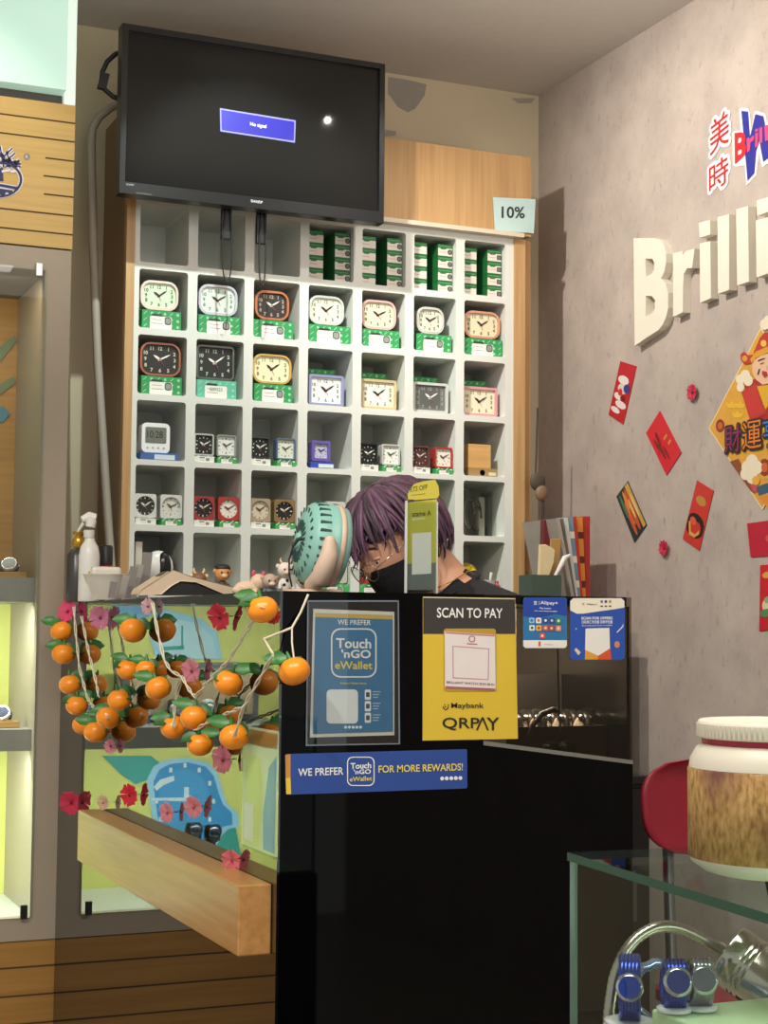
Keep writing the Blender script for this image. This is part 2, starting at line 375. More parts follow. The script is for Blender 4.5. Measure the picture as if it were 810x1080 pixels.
# watch poster (mirrored in the black counter)
def mir(px, py, k=0): p = onY(px, py, YB-.002-k*.0008); return V((2*.895-p.x, p.y, p.z))
def mp_(L, k): return [mir(x, y, k) for x, y in L]
mb.face(mp_([(110, 797), (162, 797), (172, 805), (178, 816), (160, 822), (146, 827), (132, 818), (120, 806)], 1), teal)
mb.face(mp_([(205, 850), (240, 850), (252, 875), (268, 960), (225, 960)], 1), teal)
body_ = [(160, 840), (158, 822), (165, 808), (178, 801), (200, 799), (222, 804), (232, 815), (238, 835), (243, 848), (254, 858), (255, 872), (244, 874), (236, 882), (224, 905), (200, 912), (180, 905), (168, 890)]
mb.face(mp_(body_, 2), lblue); cx, cy = 205, 848
mb.face(mp_([(cx+(x-cx)*.86, cy+(y-cy)*.9) for x, y in body_], 3), mblue)
mb.face(mp_(circ(197, 845, 27, 20, 34), 4), M('#4a9fd8', .5))
mb.face(mp_([(163, 841.5), (198, 841), (198, 845), (163, 844)], 5), lt); mb.face(mp_([(197, 830), (202, 830), (202, 845), (197, 845)], 5), lt)
for q in range(12):
    a = q*PI/6; x_ = 198+30*math.cos(a); y_ = 845+38*math.sin(a); mb.face(mp_([(x_-1.6, y_-2.4), (x_+1.6, y_-2.4), (x_+1.6, y_+2.4), (x_-1.6, y_+2.4)], 5), lt)
mb.face(mp_([(165, 830), (172, 822), (186, 818), (187, 823), (175, 828), (168, 834)], 5), lt)
# upper poster watch
up_ = [(168, 640), (190, 646), (215, 652), (232, 668), (237, 695), (168, 695), (160, 670)]
mb.face(mp_(up_, 1), lblue); mb.face(mp_([(199+(x-199)*.85, 695+(y-695)*.85) for x, y in up_], 2), M('#bfe3ee', .5))
mb.face(mp_([(120, 632), (163, 630), (163, 650), (125, 655)], 1), M('#7fb8e0', .5)); mb.face(mp_([(194, 660), (196, 660), (196, 683), (194, 683)], 3), teal); mb.face(mp_([(175, 682), (197, 681), (197, 685), (175, 686)], 3), teal)
# green poster in the top compartment (seen at the frame's edge)
mb.face([back(.30, 1.55, 1), back(.78, 1.55, 1), back(.78, 2.05, 1), back(.30, 2.05, 1)], M('#9aa36a', .5))
cpb = Crop(0, 260, 3, 'Y', YB-.004)
mb.face(cpb.pts([(-60, 380), (-60, 240), (-20, 330), (48, 280), (52, 300), (-5, 370)], 1), M('#7f8f6c', .5)); mb.face(cpb.pts([(-60, 470), (45, 410), (50, 430), (-40, 500)], 1), M('#7f8f6c', .5)); mb.face(cpb.pts([(-60, 520), (10, 505), (32, 530), (10, 555), (-60, 560)], 1), M('#5b93ad', .5))
mb.build('poster_back', cab)
stl = M('#9a9690', .4)
MB().box((XKL+.052, YC+.07, 1.262), (.838, YB-.012, 1.325), stl).build('shelf', cab)
MB().box((XKL+.052, YC+.07, .880), (.838, YB-.012, .935), stl).build('shelf', cab)
MB().box((XKL+.06, YC-.006, .468), (.832, YC-.001, 2.122), pane('#f4f8f6', 1.0, 1.45)).build('glass_door', cab)
for z in (.468, 2.10):
    MB().box((.800, YC-.014, z), (.818, YC-.0065, z+.035), M('#33302b' if z < 1 else '#c9c9c4', .3, metal=.6)).build('door_clip', cab, bevel=.002)
planks = wood('#a87b3c', '#976c31', 'X'); groove = M('#4a3417', .8)
mb = MB(); mb.box((XKL, YC+.004, 0), (XKR, YB+.02, .410), planks)
for z in (.345, .275, .205, .135, .065): mb.box((XKL, YC+.003, z), (XKR, YC+.0045, z+.004), groove)
mb.build('base', cab)
hz0, hz1 = 2.180, 2.562; hw = wood('#cdac66', '#c09f58', 'X')
mb = MB(); mb.box((XKL, YC-.004, hz0), (XKR, YB+.02, hz1), hw)
ch = Crop(0, 80, 5.4, 'Y', YC-.0045)
for yl, yr, xl in ((212, 272, 0), (322, 378, 0), (463, 488, 258), (567, 590, 248), (671, 693, 250), (752, 801, 0), (858, 908, 0)):
    z = ch.p(435, yr).z; xs = XKL if xl == 0 else ch.p(xl, yl).x
    mb.box((xs, YC-.0046, z-.002), (XKR, YC-.003, z+.002), groove)
hd = mb.build('header', cab)
# tree-in-ring emblem with blue strokes on white backing
mb = MB(); nv = M('#1f2558', .5); wh = M('#e3e2ee', .5)
rc = (-5, 590); R_ = 138
for rad0, rad1, k, mt in ((138, 112, 2, wh), (132, 118, 5, nv)):
    L0 = [(rc[0]+rad0*math.cos(a), rc[1]+rad0*.78*math.sin(a)) for a in [2*PI*q/40 for q in range(40)]]; L1 = [(rc[0]+rad1*math.cos(a), rc[1]+rad1*.78*math.sin(a)) for a in [2*PI*q/40 for q in range(40)]]
    P0 = ch.pts(L0, k); P1 = ch.pts(L1, k); mb.prism([P0, P1[::-1]], (0, .0009, 0), mt)
def stroke(a, b, w0, k, mt):
    ax, ay = a; bx, by = b; dx, dy = bx-ax, by-ay; L = math.hypot(dx, dy); nx, ny = -dy/L*w0/2, dx/L*w0/2
    mb.face(ch.pts([(ax+nx, ay+ny), (bx+nx, by+ny), (bx-nx, by-ny), (ax-nx, ay-ny)], k), mt)
for a, b in (((0, 400), (20, 520)), ((10, 470), (70, 412)), ((18, 500), (85, 440)), ((30, 520), (110, 480)), ((40, 480), (118, 500)), ((0, 440), (60, 520)), ((-40, 430), (0, 520)), ((-60, 500), (0, 530)), ((35, 430), (60, 500)), ((70, 500), (120, 520)), ((-80, 470), (-20, 520))):
    stroke(a, b, 22, 2, wh); stroke(a, b, 8, 4, nv)
for a, b in (((-130, 600), (100, 640)), ((-120, 630), (70, 660)), ((-70, 660), (30, 670))):
    stroke(a, b, 26, 2, wh); stroke(a, b, 16, 4, nv)
for a, b in (((10, 545), (60, 535)), ((60, 545), (110, 540)), ((-10, 500), (-10, 620))): stroke(a, b, 14, 3, wh)
mb.face(ch.pts([(-30, 500), (15, 500), (20, 600), (-35, 600)], 1), nv)
P0 = ch.pts(circ(153, 460, 19, 16), 2); mb.face(P0, M('#8a8a80', .5)); ch.text(mb, 'R', 146, 468, 160, 470, 16, wh, 4)
mb.build('emblem', hd)
# light box over the header
LB = Crop(0, 0, 1, 'Y', YC-.03)
p1 = LB.p(70, 95); z1 = p1.z; xr = p1.x
lb = thing('light_box', 'glowing white light box above the wooden header at the upper left', 'light box', (.42, 4.3, z1))
mb = MB(); mb.box((XKL, YC-.03, z1), (xr, YC+.2, ZC-.004), M('#bcdfd2', .5, emis=.42, vary=.02)); mb.build('lit_panel', lb)
mb = MB(); mb.box((xr+.0005, YC+.0, hz1+.002), (XKR, YC+.2, ZC-.004), M('#dfeee6', .4, emis=.35)); mb.build('side_channel', lb)
mb = MB(); mb.box((XKL, YC+.02, hz1+.001), (xr, YC+.2, z1-.001), M('#4b4740', .6)); mb.build('recess', lb)
for nm, z, pw in (('middle', 1.255, 6.8), ('lower', .873, 6.6), ('upper', 2.118, 2.2)):
    l = lamp('cabinet_strip_light_'+nm, 'AREA', (.39, YC+.10, z-.004), (.39, 4.42, z-.40), pw, (.95, 1.0, .92) if nm != 'upper' else WARM, .82, .025)
# things in the showcase
def watch_on_riser(px, py, Y, z, label, strap, dial, steel=True):
    p = onY(px, py, Y); t = thing('display_riser', 'small wooden riser under the ' + label.split(' at the')[0], 'display riser', (p.x, Y, z), 'riser blocks in the showcase')
    MB().box((p.x-.075, Y-.03, z), (p.x+.04, Y+.03, z+.016), wood('#c69a5e', '#b4884e', 'X')).build('block', t, bevel=.001)
    w_ = thing('wristwatch', label, 'watch', (p.x, Y, z+.016), 'watches in the showcase'); c = V((p.x, Y, z+.036))
    mb = MB(); mb.lathe([(.0, -.006), (.021, -.006), (.023, -.003), (.023, .003), (.020, .006)], c, (-.3, -.75, .6), M('#c9cdd2', .2, metal=.9), 24); mb.build('case', w_)
    mb = MB(); mb.lathe([(.0001, .0062), (.018, .0062)], c, (-.3, -.75, .6), M(dial, .4), 20); mb.build('dial', w_)
    mb = MB(); pts = [c+V((-.02, .004, .004)), c+V((-.035, .01, -.008)), c+V((-.032, .018, -.016)), c+V((0, .03, -.012)), c+V((.024, .02, -.012)), c+V((.022, .006, -.002))]
    mb.tube(pts, .006, M(strap, .4, metal=.6 if steel else 0), 8); mb.build('strap', w_)
watch_on_riser(10, 590, 4.33, 1.326, 'silver wristwatch with white dial at the left edge on the upper cabinet shelf', '#8c8f94', '#e6e8ea')
watch_on_riser(2, 770, 4.33, .936, 'dark blue wristwatch at the left edge on the lower cabinet shelf', '#2c3a5c', '#25365e')
for q_, (px_, py_) in enumerate(((207, 868), (227, 870))):
    p_ = onY(px_, py_, 4.36); xx_ = 2*.895-p_.x
    ws_ = thing('watch_stand', 'black round watch stand on the cabinet floor mirrored above the ledge, %s of two' % ('nearer', 'farther')[q_], 'display stand', (xx_, 4.36, .4625), 'black watch stands in the showcase')
    MB().lathe([(.022, 0), (.022, .004), (.010, .008), (.010, p_.z-.51), (.022, p_.z-.505), (.024, p_.z-.4800), (.020, p_.z-.4626)], (xx_, 4.36, .463), (0, 0, 1), M('#17181b', .25), 20).build('column', ws_)
    MB().lathe([(.0001, -.003), (.018, -.003), (.019, .002), (.0001, .003)], (xx_, 4.334, p_.z-.014), (0, -1, .2), M('#5b6472', .15, metal=.8), 18).build('dial', ws_)
t = thing('display_plinth', 'dark grey display block standing behind the showcase glass, mirrored in the counter', 'display block', (.52, 4.49, .936))
mb = MB(); a = mir(120, 692); b = mir(262, 692); mb.box((.26, 4.44, .936), (.66, 4.54, 1.10), slate); mb.build('block', t, bevel=.003)
MB().box((.28, 4.436, .955), (.64, 4.4395, 1.085), M('#a38f70', .5)).build('face_panel', t)
for q, x in enumerate((.33, .42, .52, .60)):
    w_ = thing('boxed_watch', 'dark watch leaning on the grey display block, number %d from the left' % (q+1), 'watch', (x, 4.41, .936), 'watches against the display block')
    MB().box((x-.014, 4.40, .9365), (x+.014, 4.43, 1.0), M(('#2b2b2d', '#c8c8c4', '#3a2c24', '#2d4a7a')[q], .4)).build('cushion', w_, bevel=.006)
    MB().lathe([(.0001, -.004), (.017, -.004), (.018, .003), (.0001, .004)], (x, 4.396, .975), (0, -1, 0), M('#b9bcc0', .2, metal=.8), 18).build('dial', w_)
# ================================================================== CLOCKS AND THEIR BOXES
def hand(mb, cx, cz, y, ang, L, wd, mat):
    a = math.radians(ang); d = V((math.sin(a), 0, math.cos(a))); n = V((d.z, 0, -d.x)); c = V((cx, y, cz))
    mb.prism([c-d*L*.18-n*wd*.5, c-d*L*.18+n*wd*.5, c+d*L*.6+n*wd*.6, c+d*L, c+d*L*.6-n*wd*.6], (0, -.0006, 0), mat)
def clock(label, x, y, z, w, h, dep, case, face, num, style='wide', hands=None, r=None, rim=.008, group=None, rot=0, inner=None, shape=None):
    cl = thing('alarm_clock', label, 'clock', (x, y, z), group)
    r = r if r is not None else min(w, h)*.28; cm = M(case, .3, metal=.15, vary=.03, coat=.3); fm = M(face, .45, vary=.02); nm = M(num, .5); cz = z+h/2+.002
    out = [V((x+a, y, cz+b)) for a, b in rrect(w, h, r)]
    dw, dh = w-2*rim, h-2*rim
    if shape == 'round': inn = [V((x+a, y, cz+b)) for a, b in circ(0, 0, min(dw, dh)/2, 28)]
    else: inn = [V((x+a, y, cz+b)) for a, b in rrect(dw, dh, max(r-rim, .003))]
    mb = MB(); mb.prism([out, inn[::-1]], (0, .010, 0), cm)
    mb.prism([[V((p.x+(x-p.x)*.04, y+.0101, p.z+(cz-p.z)*.04)) for p in out]], (0, dep-.010, 0), cm)
    mb.box((x-w*.32, y+.004, z), (x-w*.18, y+dep*.8, z+.004), cm); mb.box((x+w*.18, y+.004, z), (x+w*.32, y+dep*.8, z+.004), cm)
    mb.build('case', cl, bevel=.0016)
    mb = MB(); yd = y+.0065; mb.face([V((p.x, yd, p.z)) for p in inn], fm)
    if inner: mb.face([V((x+a, yd-.0003, cz+b)) for a, b in rrect(dw*.66, dh*.8, .004)], M(inner, .45))
    if style == 'wide':
        hx, hz = dw/2-.0095, dh/2-.0095; th = .0108
        for q in range(1, 13):
            a = q*PI/6; s_, c_ = math.sin(a), math.cos(a); k = (abs(s_)**4+abs(c_)**4)**-.25 if r > .012 else 1/max(abs(s_), abs(c_))
            k *= .97; mb.text(str(q), (x+s_*k*hx, yd-.0006, cz+c_*k*hz-th/2), (1, 0, 0), (0, 0, 1), nm, h=th, align='C', bold=.03)
    else:
        R = min(dw, dh)/2
        for q in range(12):
            a = q*PI/6; s_, c_ = math.sin(a), math.cos(a); L = .2 if q % 3 == 0 else .13; ww = .0016 if q % 3 == 0 else .001
            d = V((s_, 0, c_)); n = V((c_, 0, -s_)); c = V((x, yd-.0005, cz))
            mb.face([c+d*R*.92-n*ww, c+d*R*.92+n*ww, c+d*R*(.92-L)+n*ww, c+d*R*(.92-L)-n*ww], nm)
    mb.build('dial', cl)
    hm = M(hands or num, .4); R = min(dw, dh)/2
    for nm_, an, L, wd in (('hour_hand', 304+random.uniform(-4, 6), .56, .0056), ('minute_hand', 56+random.uniform(-4, 8), .84, .004)):
        q = MB(); hand(q, x, cz, yd-.0012, an, R*L, wd*min(1, w/.09+.1), hm); q.build(nm_, cl)
    q = MB(); hand(q, x, cz, yd-.0022, 150+random.uniform(-10, 20), R*.55, .0009, M('#b8473c', .4)); q.build('alarm_hand', cl)
    return cl
grn, wlab, dico = '#2f9352', '#e7e6dc', '#4a4d50'
def clockbox(label, x, y, z, w, h, d, base=grn, lab=True, ico=True, group='clock boxes in the cubbies', text=None, pat='#8fd0a0', top=False):
    """printed carton: green pattern with white panel and small picture of the clock"""
    mb = MB(); mb.box((x-w/2, y, z), (x+w/2, y+d, z+h), M(base, .5))
    f = lambda a, b, k: V((x+a, y-.0003*k, z+b)); pm = M(pat, .5)
    n = max(4, int(w/.018))
    for q in range(n):
        cx = -w/2+w*(q+.5)/n
        for b in ((h-.008, h-.026) if top else (h*.84, ) if h < .04 else (h*.84, h*.5, h*.18)):
            if q % 2: mb.face([f(cx+a, b+c, 1) for a, c in rrect(.008, min(.008, h*.2), .003, 2)], pm)
            else: mb.face([f(cx-.006, b-.004, 1), f(cx-.003, b-.004, 1), f(cx+.006, b+.005, 1), f(cx+.003, b+.005, 1)], pm)
    if lab:
        mb.face([f(a-w*.02, b+h*.36, 2) for a, b in rrect(w*.56, h*.68, h*.08)], M(wlab, .5)); mb.face([f(-w*.27, h*.70, 3), f(w*.02, h*.70, 3), f(w*.0, h*.82, 3), f(-w*.25, h*.82, 3)], M('#2b352e', .5))
        mb.face([f(-w*.24, h*.30, 3), f(w*.03, h*.30, 3), f(w*.03, h*.33, 3), f(-w*.24, h*.33, 3)], M('#8b8f88', .5)); mb.face([f(-w*.24, h*.50, 3), f(w*.0, h*.50, 3), f(w*.0, h*.53, 3), f(-w*.24, h*.53, 3)], M('#b09a96', .5))
        if ico: mb.face([f(w*.16+a, h*.48+b, 3) for a, b in rrect(w*.17, h*.42, h*.12)], M(dico, .5)); mb.face([f(w*.16+a, h*.48+b, 4) for a, b in rrect(w*.12, h*.30, h*.08)], M('#8c9388', .5))
        if text: mb.text(text, f(-w*.18, h*.42, 4), (1, 0, 0), (0, 0, 1), M('#2e4a44', .5), w=w*.32)
    return tag(mb.build('clock_carton'), label, 'box', group)
def cc(c, r): x, z = cell(c, r); return x+OPW/2, z
ORD = ['first', 'second', 'third', 'fourth', 'fifth', 'sixth', 'seventh']
ROWN = {2: 'second', 3: 'third', 4: 'fourth', 5: 'fifth', 6: 'sixth'}
YK = 4.522
def xk(px, r, y=None): return onY(px, {2: 330, 3: 400, 4: 475, 5: 540, 6: 595}[r], YK if y is None else y).x
def wk(px, w, r): return xk(px+w/2, r)-xk(px-w/2, r)
wg = 'large alarm clocks in the cubbies'
# second row
R2_ = [(-.010, .106, .082, '#dcc9bd', '#cfe0c2', '#3f5f49', 'pinkish white'), (-.004, .112, .086, '#bdb9c4', '#d2dcd0', '#5b7a66', 'silver'), (-.012, .098, .084, '#b4693f', '#2b2723', '#b9a68e', 'copper cased black dial'),
       (-.018, .106, .084, '#c3c9c2', '#dfdcc4', '#55604c', 'pale grey'), (-.014, .106, .086, '#d9b2ad', '#dcd3b4', '#5a5a44', 'pink rimmed'), (-.012, .084, .080, '#c5c6c0', '#d9d6bf', '#55604c', 'small silver'), (-.016, .108, .082, '#cf9478', '#dbd2af', '#55563f', 'rose gold')]
PX2 = [(168, 40, 170, 41), (230, 41, 231, 44), (287, 36, 288, 42), (344.5, 37, 347, 43), (399.5, 37, 400.5, 40), (454, 29, 457, 37), (508.5, 38, 510.5, 40)]
for c, (dx, w_, h_, cs, fc, nu, nm) in enumerate(R2_, 1):
    x, z = cc(c, 2); bh = .055; pc, pw, bc, bw_ = PX2[c-1]; w_ = wk(pc, pw, 2); lo_, hi_ = X0+PX*(c-1)+.003, X0+PX*(c-1)+OPW-.003; bwm = wk(bc, bw_, 2); bx = min(max(xk(bc, 2), lo_+bwm/2), hi_-bwm/2); xx = min(max(xk(pc, 2), lo_+w_/2), hi_-w_/2)
    clockbox('green carton under the %s clock, %s cubby, second row' % (nm, ORD[c-1]), bx, YK-.006, z+.0005, bwm, bh, .10)
    clock('%s rounded alarm clock, %s cubby of the second row' % (nm, ORD[c-1]), xx, YK, z+bh+.001, w_, h_*1.05, .045, cs, fc, nu, hands='#2a2a2a' if c != 3 else '#e6e2d6', r=.03, rim=.007, group=wg)
# third row
for c, (dx, w_, h_, cs, fc, nu, nm, bs) in enumerate([(-.004, .116, .094, '#a8624a', '#22211f', '#c9c7a8', 'copper rimmed black', grn), (-.004, .112, .098, '#5a5d58', '#1f2220', '#b9c9b0', 'black squarish', '#5fb59a'), (-.006, .112, .086, '#c8a558', '#e3dfb8', '#6a6a44', 'golden yellow', grn)], 1):
    x, z = cc(c, 3); bh = .054; pc, pw = ((169, 43), (227, 40), (287, 41))[c-1]; w_ = wk(pc, pw, 3); lo_, hi_ = X0+PX*(c-1)+.003, X0+PX*(c-1)+OPW-.003; x = min(max(xk(pc+1, 3), lo_+.062), hi_-.062); dx = min(max(xk(pc, 3), lo_+w_/2), hi_-w_/2)-x
    clockbox('%s carton under the %s alarm clock, third row' % ('teal' if c == 2 else 'green', nm), x, YK-.006, z+.0005, .120, bh, .10, base=bs, ico=(c != 2), text='GD323' if c == 2 else None)
    clock('%s alarm clock on its carton, %s cubby of the third row' % (nm, ORD[c-1]), x+dx, YK, z+bh+.001, w_, h_*1.03, .045, cs, fc, nu, hands='#eeeade' if c < 3 else '#2a2a2a', r=.03 if c != 2 else .012, rim=.006, group=wg)
for c, (dx, w_, h_, cs, fc, nu, inn, nm) in enumerate([(-.016, .108, .094, '#8f93b8', '#dfe2dc', '#70746c', None, 'blue framed square'), (-.014, .104, .092, '#cdb98c', '#dcd7bd', '#66664c', '#e8e6d8', 'beige square'), (-.006, .102, .094, '#c9c9c4', '#6b6c68', '#9b9c96', '#585955', 'grey dial silver framed'), (-.014, .106, .092, '#d99a9e', '#e0d8bb', '#6b6a50', None, 'pink framed square')], 4):
    x, z = cc(c, 3); pc, pw = ((345, 37), (400, 38), (455, 37), (507, 37))[c-4]; w_ = wk(pc, pw, 3); dx = max(xk(pc, 3), X0+PX*(c-1)+.003+w_/2)-x
    clockbox('green carton standing behind the %s alarm clock, third row' % nm, max(x+dx-.004, x-.016), YK+.060, z+.0005, .105, .121, .09, lab=False, top=True)
    clock('%s alarm clock in front of a green carton, third row' % nm, x+dx, YK+.004, z+.0005, w_, h_, .042, cs, fc, nu, hands='#2a2a2a' if c != 6 else '#ecebe4', r=.008, rim=.008, inner=inn, group=wg)
# fourth row
sg = 'small alarm clocks in the cubbies'; bxh = .018
x, z = cc(1, 4)
tag(MB().box((x-.055, YK-.01, z+.0005), (x+.055, YK+.09, z+.022), M('#3d5f9a', .5)).box((x-.015, YK-.0108, z+.003), (x+.045, YK-.0099, z+.017), M('#c5d3de', .5)).build('clock_carton'), 'flat blue carton under the white digital clock', 'box', 'clock boxes in the cubbies')
dg = thing('digital_clock', 'white digital alarm clock with grey display on a blue carton', 'clock', (x-.008, YK, z+.023))
cx, cz = x-.008, z+.023+.043
MB().prism([V((cx+a, YK+.004, cz+b)) for a, b in rrect(.083, .086, .014)], (0, .04, 0), M('#e6e7e4', .35)).build('case', dg, bevel=.002)
mb = MB(); mb.prism([V((cx+a, YK+.003, cz+.008+b)) for a, b in rrect(.062, .046, .004)], (0, .0008, 0), M('#6f736b', .3)); mb.text('10:28', (cx-.026, YK+.0024, cz), (1, 0, 0), (0, 0, 1), M('#22251f', .4), w=.046, h=.020); mb.build('display', dg)
for q in range(4): MB().lathe([(.0035, 0), (.003, .0015)], (cx-.024+q*.016, YK+.004, cz-.028), (0, -1, 0), M('#b5b6b2', .4), 10).build('button', dg)
PXS = {(2, 4): (213, 239), (3, 4): (271, 303), (5, 4): (384, 412.5), (6, 4): (440, 468), (1, 5): (149, 182), (2, 5): (211, 242), (3, 5): (271, 301)}
def pair(c, r, L):
    x, z = cc(c, r); lo_, hi_ = X0+PX*(c-1)+.002, X0+PX*(c-1)+OPW-.002
    for k, (dx, cs, fc, nu, nm, shp) in enumerate(L):
        pc = PXS.get((c, r)); w_ = .064 if r == 5 else .060; h_ = .068 if r == 5 else .064; bw_ = .060
        dx = (xk(pc[k], r, YK-.008) if pc else x+dx)-x; dx = min(max(dx, lo_+w_/2-x), hi_-w_/2-x)
        clockbox('small carton under the %s clock, %s cubby, %s row' % (nm, ORD[c-1], ROWN[r]), x+dx, YK-.014, z+.0005, bw_, bxh, .07, base='#3a9a4e' if k else '#e4e4dc', lab=True, pat='#d8e4d4')
        clock('small %s alarm clock, %s cubby, %s row' % (nm, ORD[c-1], ROWN[r]), x+dx, YK-.008, z+bxh+.001, w_, h_, .035, cs, fc, nu, style='small', r=.006, rim=.0045, shape='round' if r >= 5 else None, group=sg)
pair(2, 4, [(-.045, '#b7bdb4', '#1c1e1d', '#dfe5da', 'black dialled silver', 0), (.021, '#8f918e', '#dfe2da', '#55605a', 'white dialled grey', 0)])
pair(3, 4, [(-.050, '#3a423d', '#151716', '#dfe5da', 'all black', 0), (.036, '#5b6b84', '#d5d9c8', '#5a6258', 'steel blue cased', 0)])
pair(5, 4, [(-.055, '#26282a', '#151716', '#dfe5da', 'black edge', 0), (.018, '#c4c6c0', '#e4e6dc', '#55605a', 'silver cased white', 0)])
pair(6, 4, [(-.055, '#6b3a34', '#4a2e2b', '#d5c9bd', 'brown dialled maroon', 0), (.024, '#b03a36', '#e6dfd0', '#55504a', 'red cased white', 0)])
x, z = cc(4, 4)
tag(MB().box((x-.055, YK-.01, z+.0005), (x+.02, YK+.07, z+.02), M('#31489a', .5)).box((x-.03, YK-.0108, z+.003), (x+.018, YK-.0099, z+.014), M('#c9d6dc', .5)).build('clock_carton'), 'flat blue and white carton under the purple clock', 'box', 'clock boxes in the cubbies')
clock('purple square alarm clock on a blue carton beside the fan', x-.018, YK, z+.021, .060, .062, .035, '#6a5aa8', '#b9bdd0', '#44407a', style='small', r=.004, rim=.009, group=sg)
x, z = cc(7, 4)
tag(MB().box((x-.048, YK-.012, z+.0005), (x+.05, YK+.08, z+.026), wood('#a88a58', '#977a4b', 'X')).box((x+.02, YK-.0128, z+.004), (x+.045, YK-.0119, z+.014), M('#d8d2b8', .5)).lathe([(.0001, 0), (.009, 0)], (x-.002, YK-.0125, z+.012), (0, -1, 0), M('#d0a94f', .5), 14).build('wooden_tray'), 'low wooden tray under the plain wooden cube clock', 'box')
tag(MB().box((x-.046, YK+.0, z+.0268), (x+.034, YK+.07, z+.102), wood('#cfa368', '#c0945a', 'X')).build('wooden_cube_clock', bevel=.002), 'plain light wooden cube clock on a low tray', 'clock')
# fifth row
pair(1, 5, [(-.050, '#d9d9d2', '#2b2a28', '#d8d8cc', 'white cased black dial', 1), (.025, '#d9d9d2', '#cfcfc2', '#5a5a52', 'all white', 1)])
pair(2, 5, [(-.050, '#9e3a36', '#221c1b', '#d8cfc4', 'red cased black dial', 1), (.023, '#b03a38', '#e4ddd0', '#5a504a', 'red cased white dial', 1)])
pair(3, 5, [(-.048, '#a8977c', '#cbbfa6', '#5a5242', 'beige', 1), (.036, '#8a7048', '#1f1d1a', '#e0d9c6', 'tan cased black dial', 1)])
pair(4, 5, [(.026, '#c9c9c2', '#d8d8cc', '#5a5a52', 'white half hidden behind the fan', 1)])
pair(6, 5, [(.018, '#3f8f62', '#d5dccb', '#4a5a4c', 'green cased white dial beside the hair', 0)])
# clear box of cables
x, z = cc(7, 5); yk = YK+.02
t = thing('clear_cable_box', 'clear plastic box of grey charging leads in the seventh cubby of the fifth row', 'box', (x, yk, z+.001))
g_ = pane('#e9ecea', 1.0, 1.4)
mb = MB(); mb.box((x-.05, yk, z+.001), (x+.05, yk+.08, z+.003), g_); mb.box((x-.05, yk, z+.003), (x-.0485, yk+.08, z+.145), g_); mb.box((x+.0485, yk, z+.003), (x+.05, yk+.08, z+.145), g_); mb.box((x-.0485, yk, z+.003), (x+.0485, yk+.0015, z+.145), g_); mb.build('box_shell', t)
for q, (r_, ox, oz, cl_) in enumerate(((.034, .0, .07, '#4d4a44'), (.026, .012, .06, '#56524b'), (.03, -.01, .075, '#c9c4b4'))):
    mb = MB(); mb.tube([(x+ox+r_*.6*math.cos(a), yk+.02+.012*q, z+oz+r_*1.5*math.sin(a)) for a in [PI*.3*0+2*PI*k/22*.82 for k in range(23)]], .0025, M(cl_, .5), 6); mb.build('coiled_lead', t)
MB().box((x+.022, yk+.04, z+.0035), (x+.044, yk+.065, z+.128), M('#cfcabb', .5)).build('charger_stick', t, bevel=.003)
MB().box((x-.045, yk+.05, z+.0035), (x-.02, yk+.07, z+.10), M('#b9b4a5', .5)).build('folded_leaflet', t)
# sixth row
x, z = cc(4, 6)
clockbox('green and white carton under the white clock beside the fan', x+.026, YK-.014, z+.0005, .09, .03, .07, base='#4aa55a')
clock('white round dial alarm clock on a green carton between fan and shop assistant', x+.036, YK-.006, z+.031, .062, .072, .035, '#c4c2b4', '#dcdccf', '#4a4a42', style='small', r=.008, shape='round', group=sg)
x, z = cc(5, 6)
clockbox('green and white carton under the red clock behind the face mask', x-.028, YK-.014, z+.0005, .085, .03, .07, base='#46a256')
clock('red alarm clock with black dial behind the glasses of the shop assistant', x-.040, YK-.006, z+.031, .066, .074, .035, '#a83a32', '#201c1b', '#d8cfc4', style='small', r=.006, shape='round', group=sg)
x, z = cc(6, 6)
tag(MB().box((x-.03, YK, z+.0005), (x+.05, YK+.08, z+.09), M('#8f2f2c', .5)).box((x-.032, YK-.002, z+.0905), (x+.052, YK+.08, z+.104), M('#d8d3c6', .5)).build('gift_box'), 'red box with white lid in the sixth row right of the assistant', 'box')
x, z = cc(7, 6)
bl = thing('yellow_ball_clock', 'bright yellow ball shaped clock with black display in the lowest cubby', 'clock', (x-.03, YK+.05, z+.03))
tag(MB().box((x-.06, YK+.02, z+.0005), (x+.0, YK+.09, z+.0295), M('#8f8a80', .5)).build('display_riser'), 'grey block holding up the yellow ball clock', 'display riser')
MB().ell((x-.03, YK+.05, z+.069), (.040, .040, .038), M('#e2c400', .3), n=24, m=14).build('ball', bl)
MB().prism([V((x-.032+a, YK+.007, z+.052+b)) for a, b in rrect(.03, .016, .004)], (0, .012, 0), M('#17170f', .4)).build('display', bl)
mb = MB(); mb.lathe([(.026, 0), (.028, .05), (.0255, .05), (.024, .003)], (x+.008, YK-.02, z+.001), (0, 0, 1), M('#8b8c8a', .4), 18)
cu = tag(mb.build('pen_cup'), 'grey plastic cup with a white brush in front of the yellow ball', 'cup')
tag(MB().tube([(x+.012, YK-.02, z+.006), (x+.022, YK-.02, z+.05), (x+.027, YK-.02, z+.075)], [.003, .003, .006], M('#e4ddc6', .5), 8).build('brush'), 'white brush standing in the grey cup', 'brush')
tag(MB().lathe([(.011, 0), (.011, .035), (.006, .038), (.006, .048)], (x+.05, YK-.01, z+.001), (0, 0, 1), M('#a8403a', .35), 16).build('nail_polish_bottle'), 'small red bottle at the right end of the lowest cubby', 'bottle')
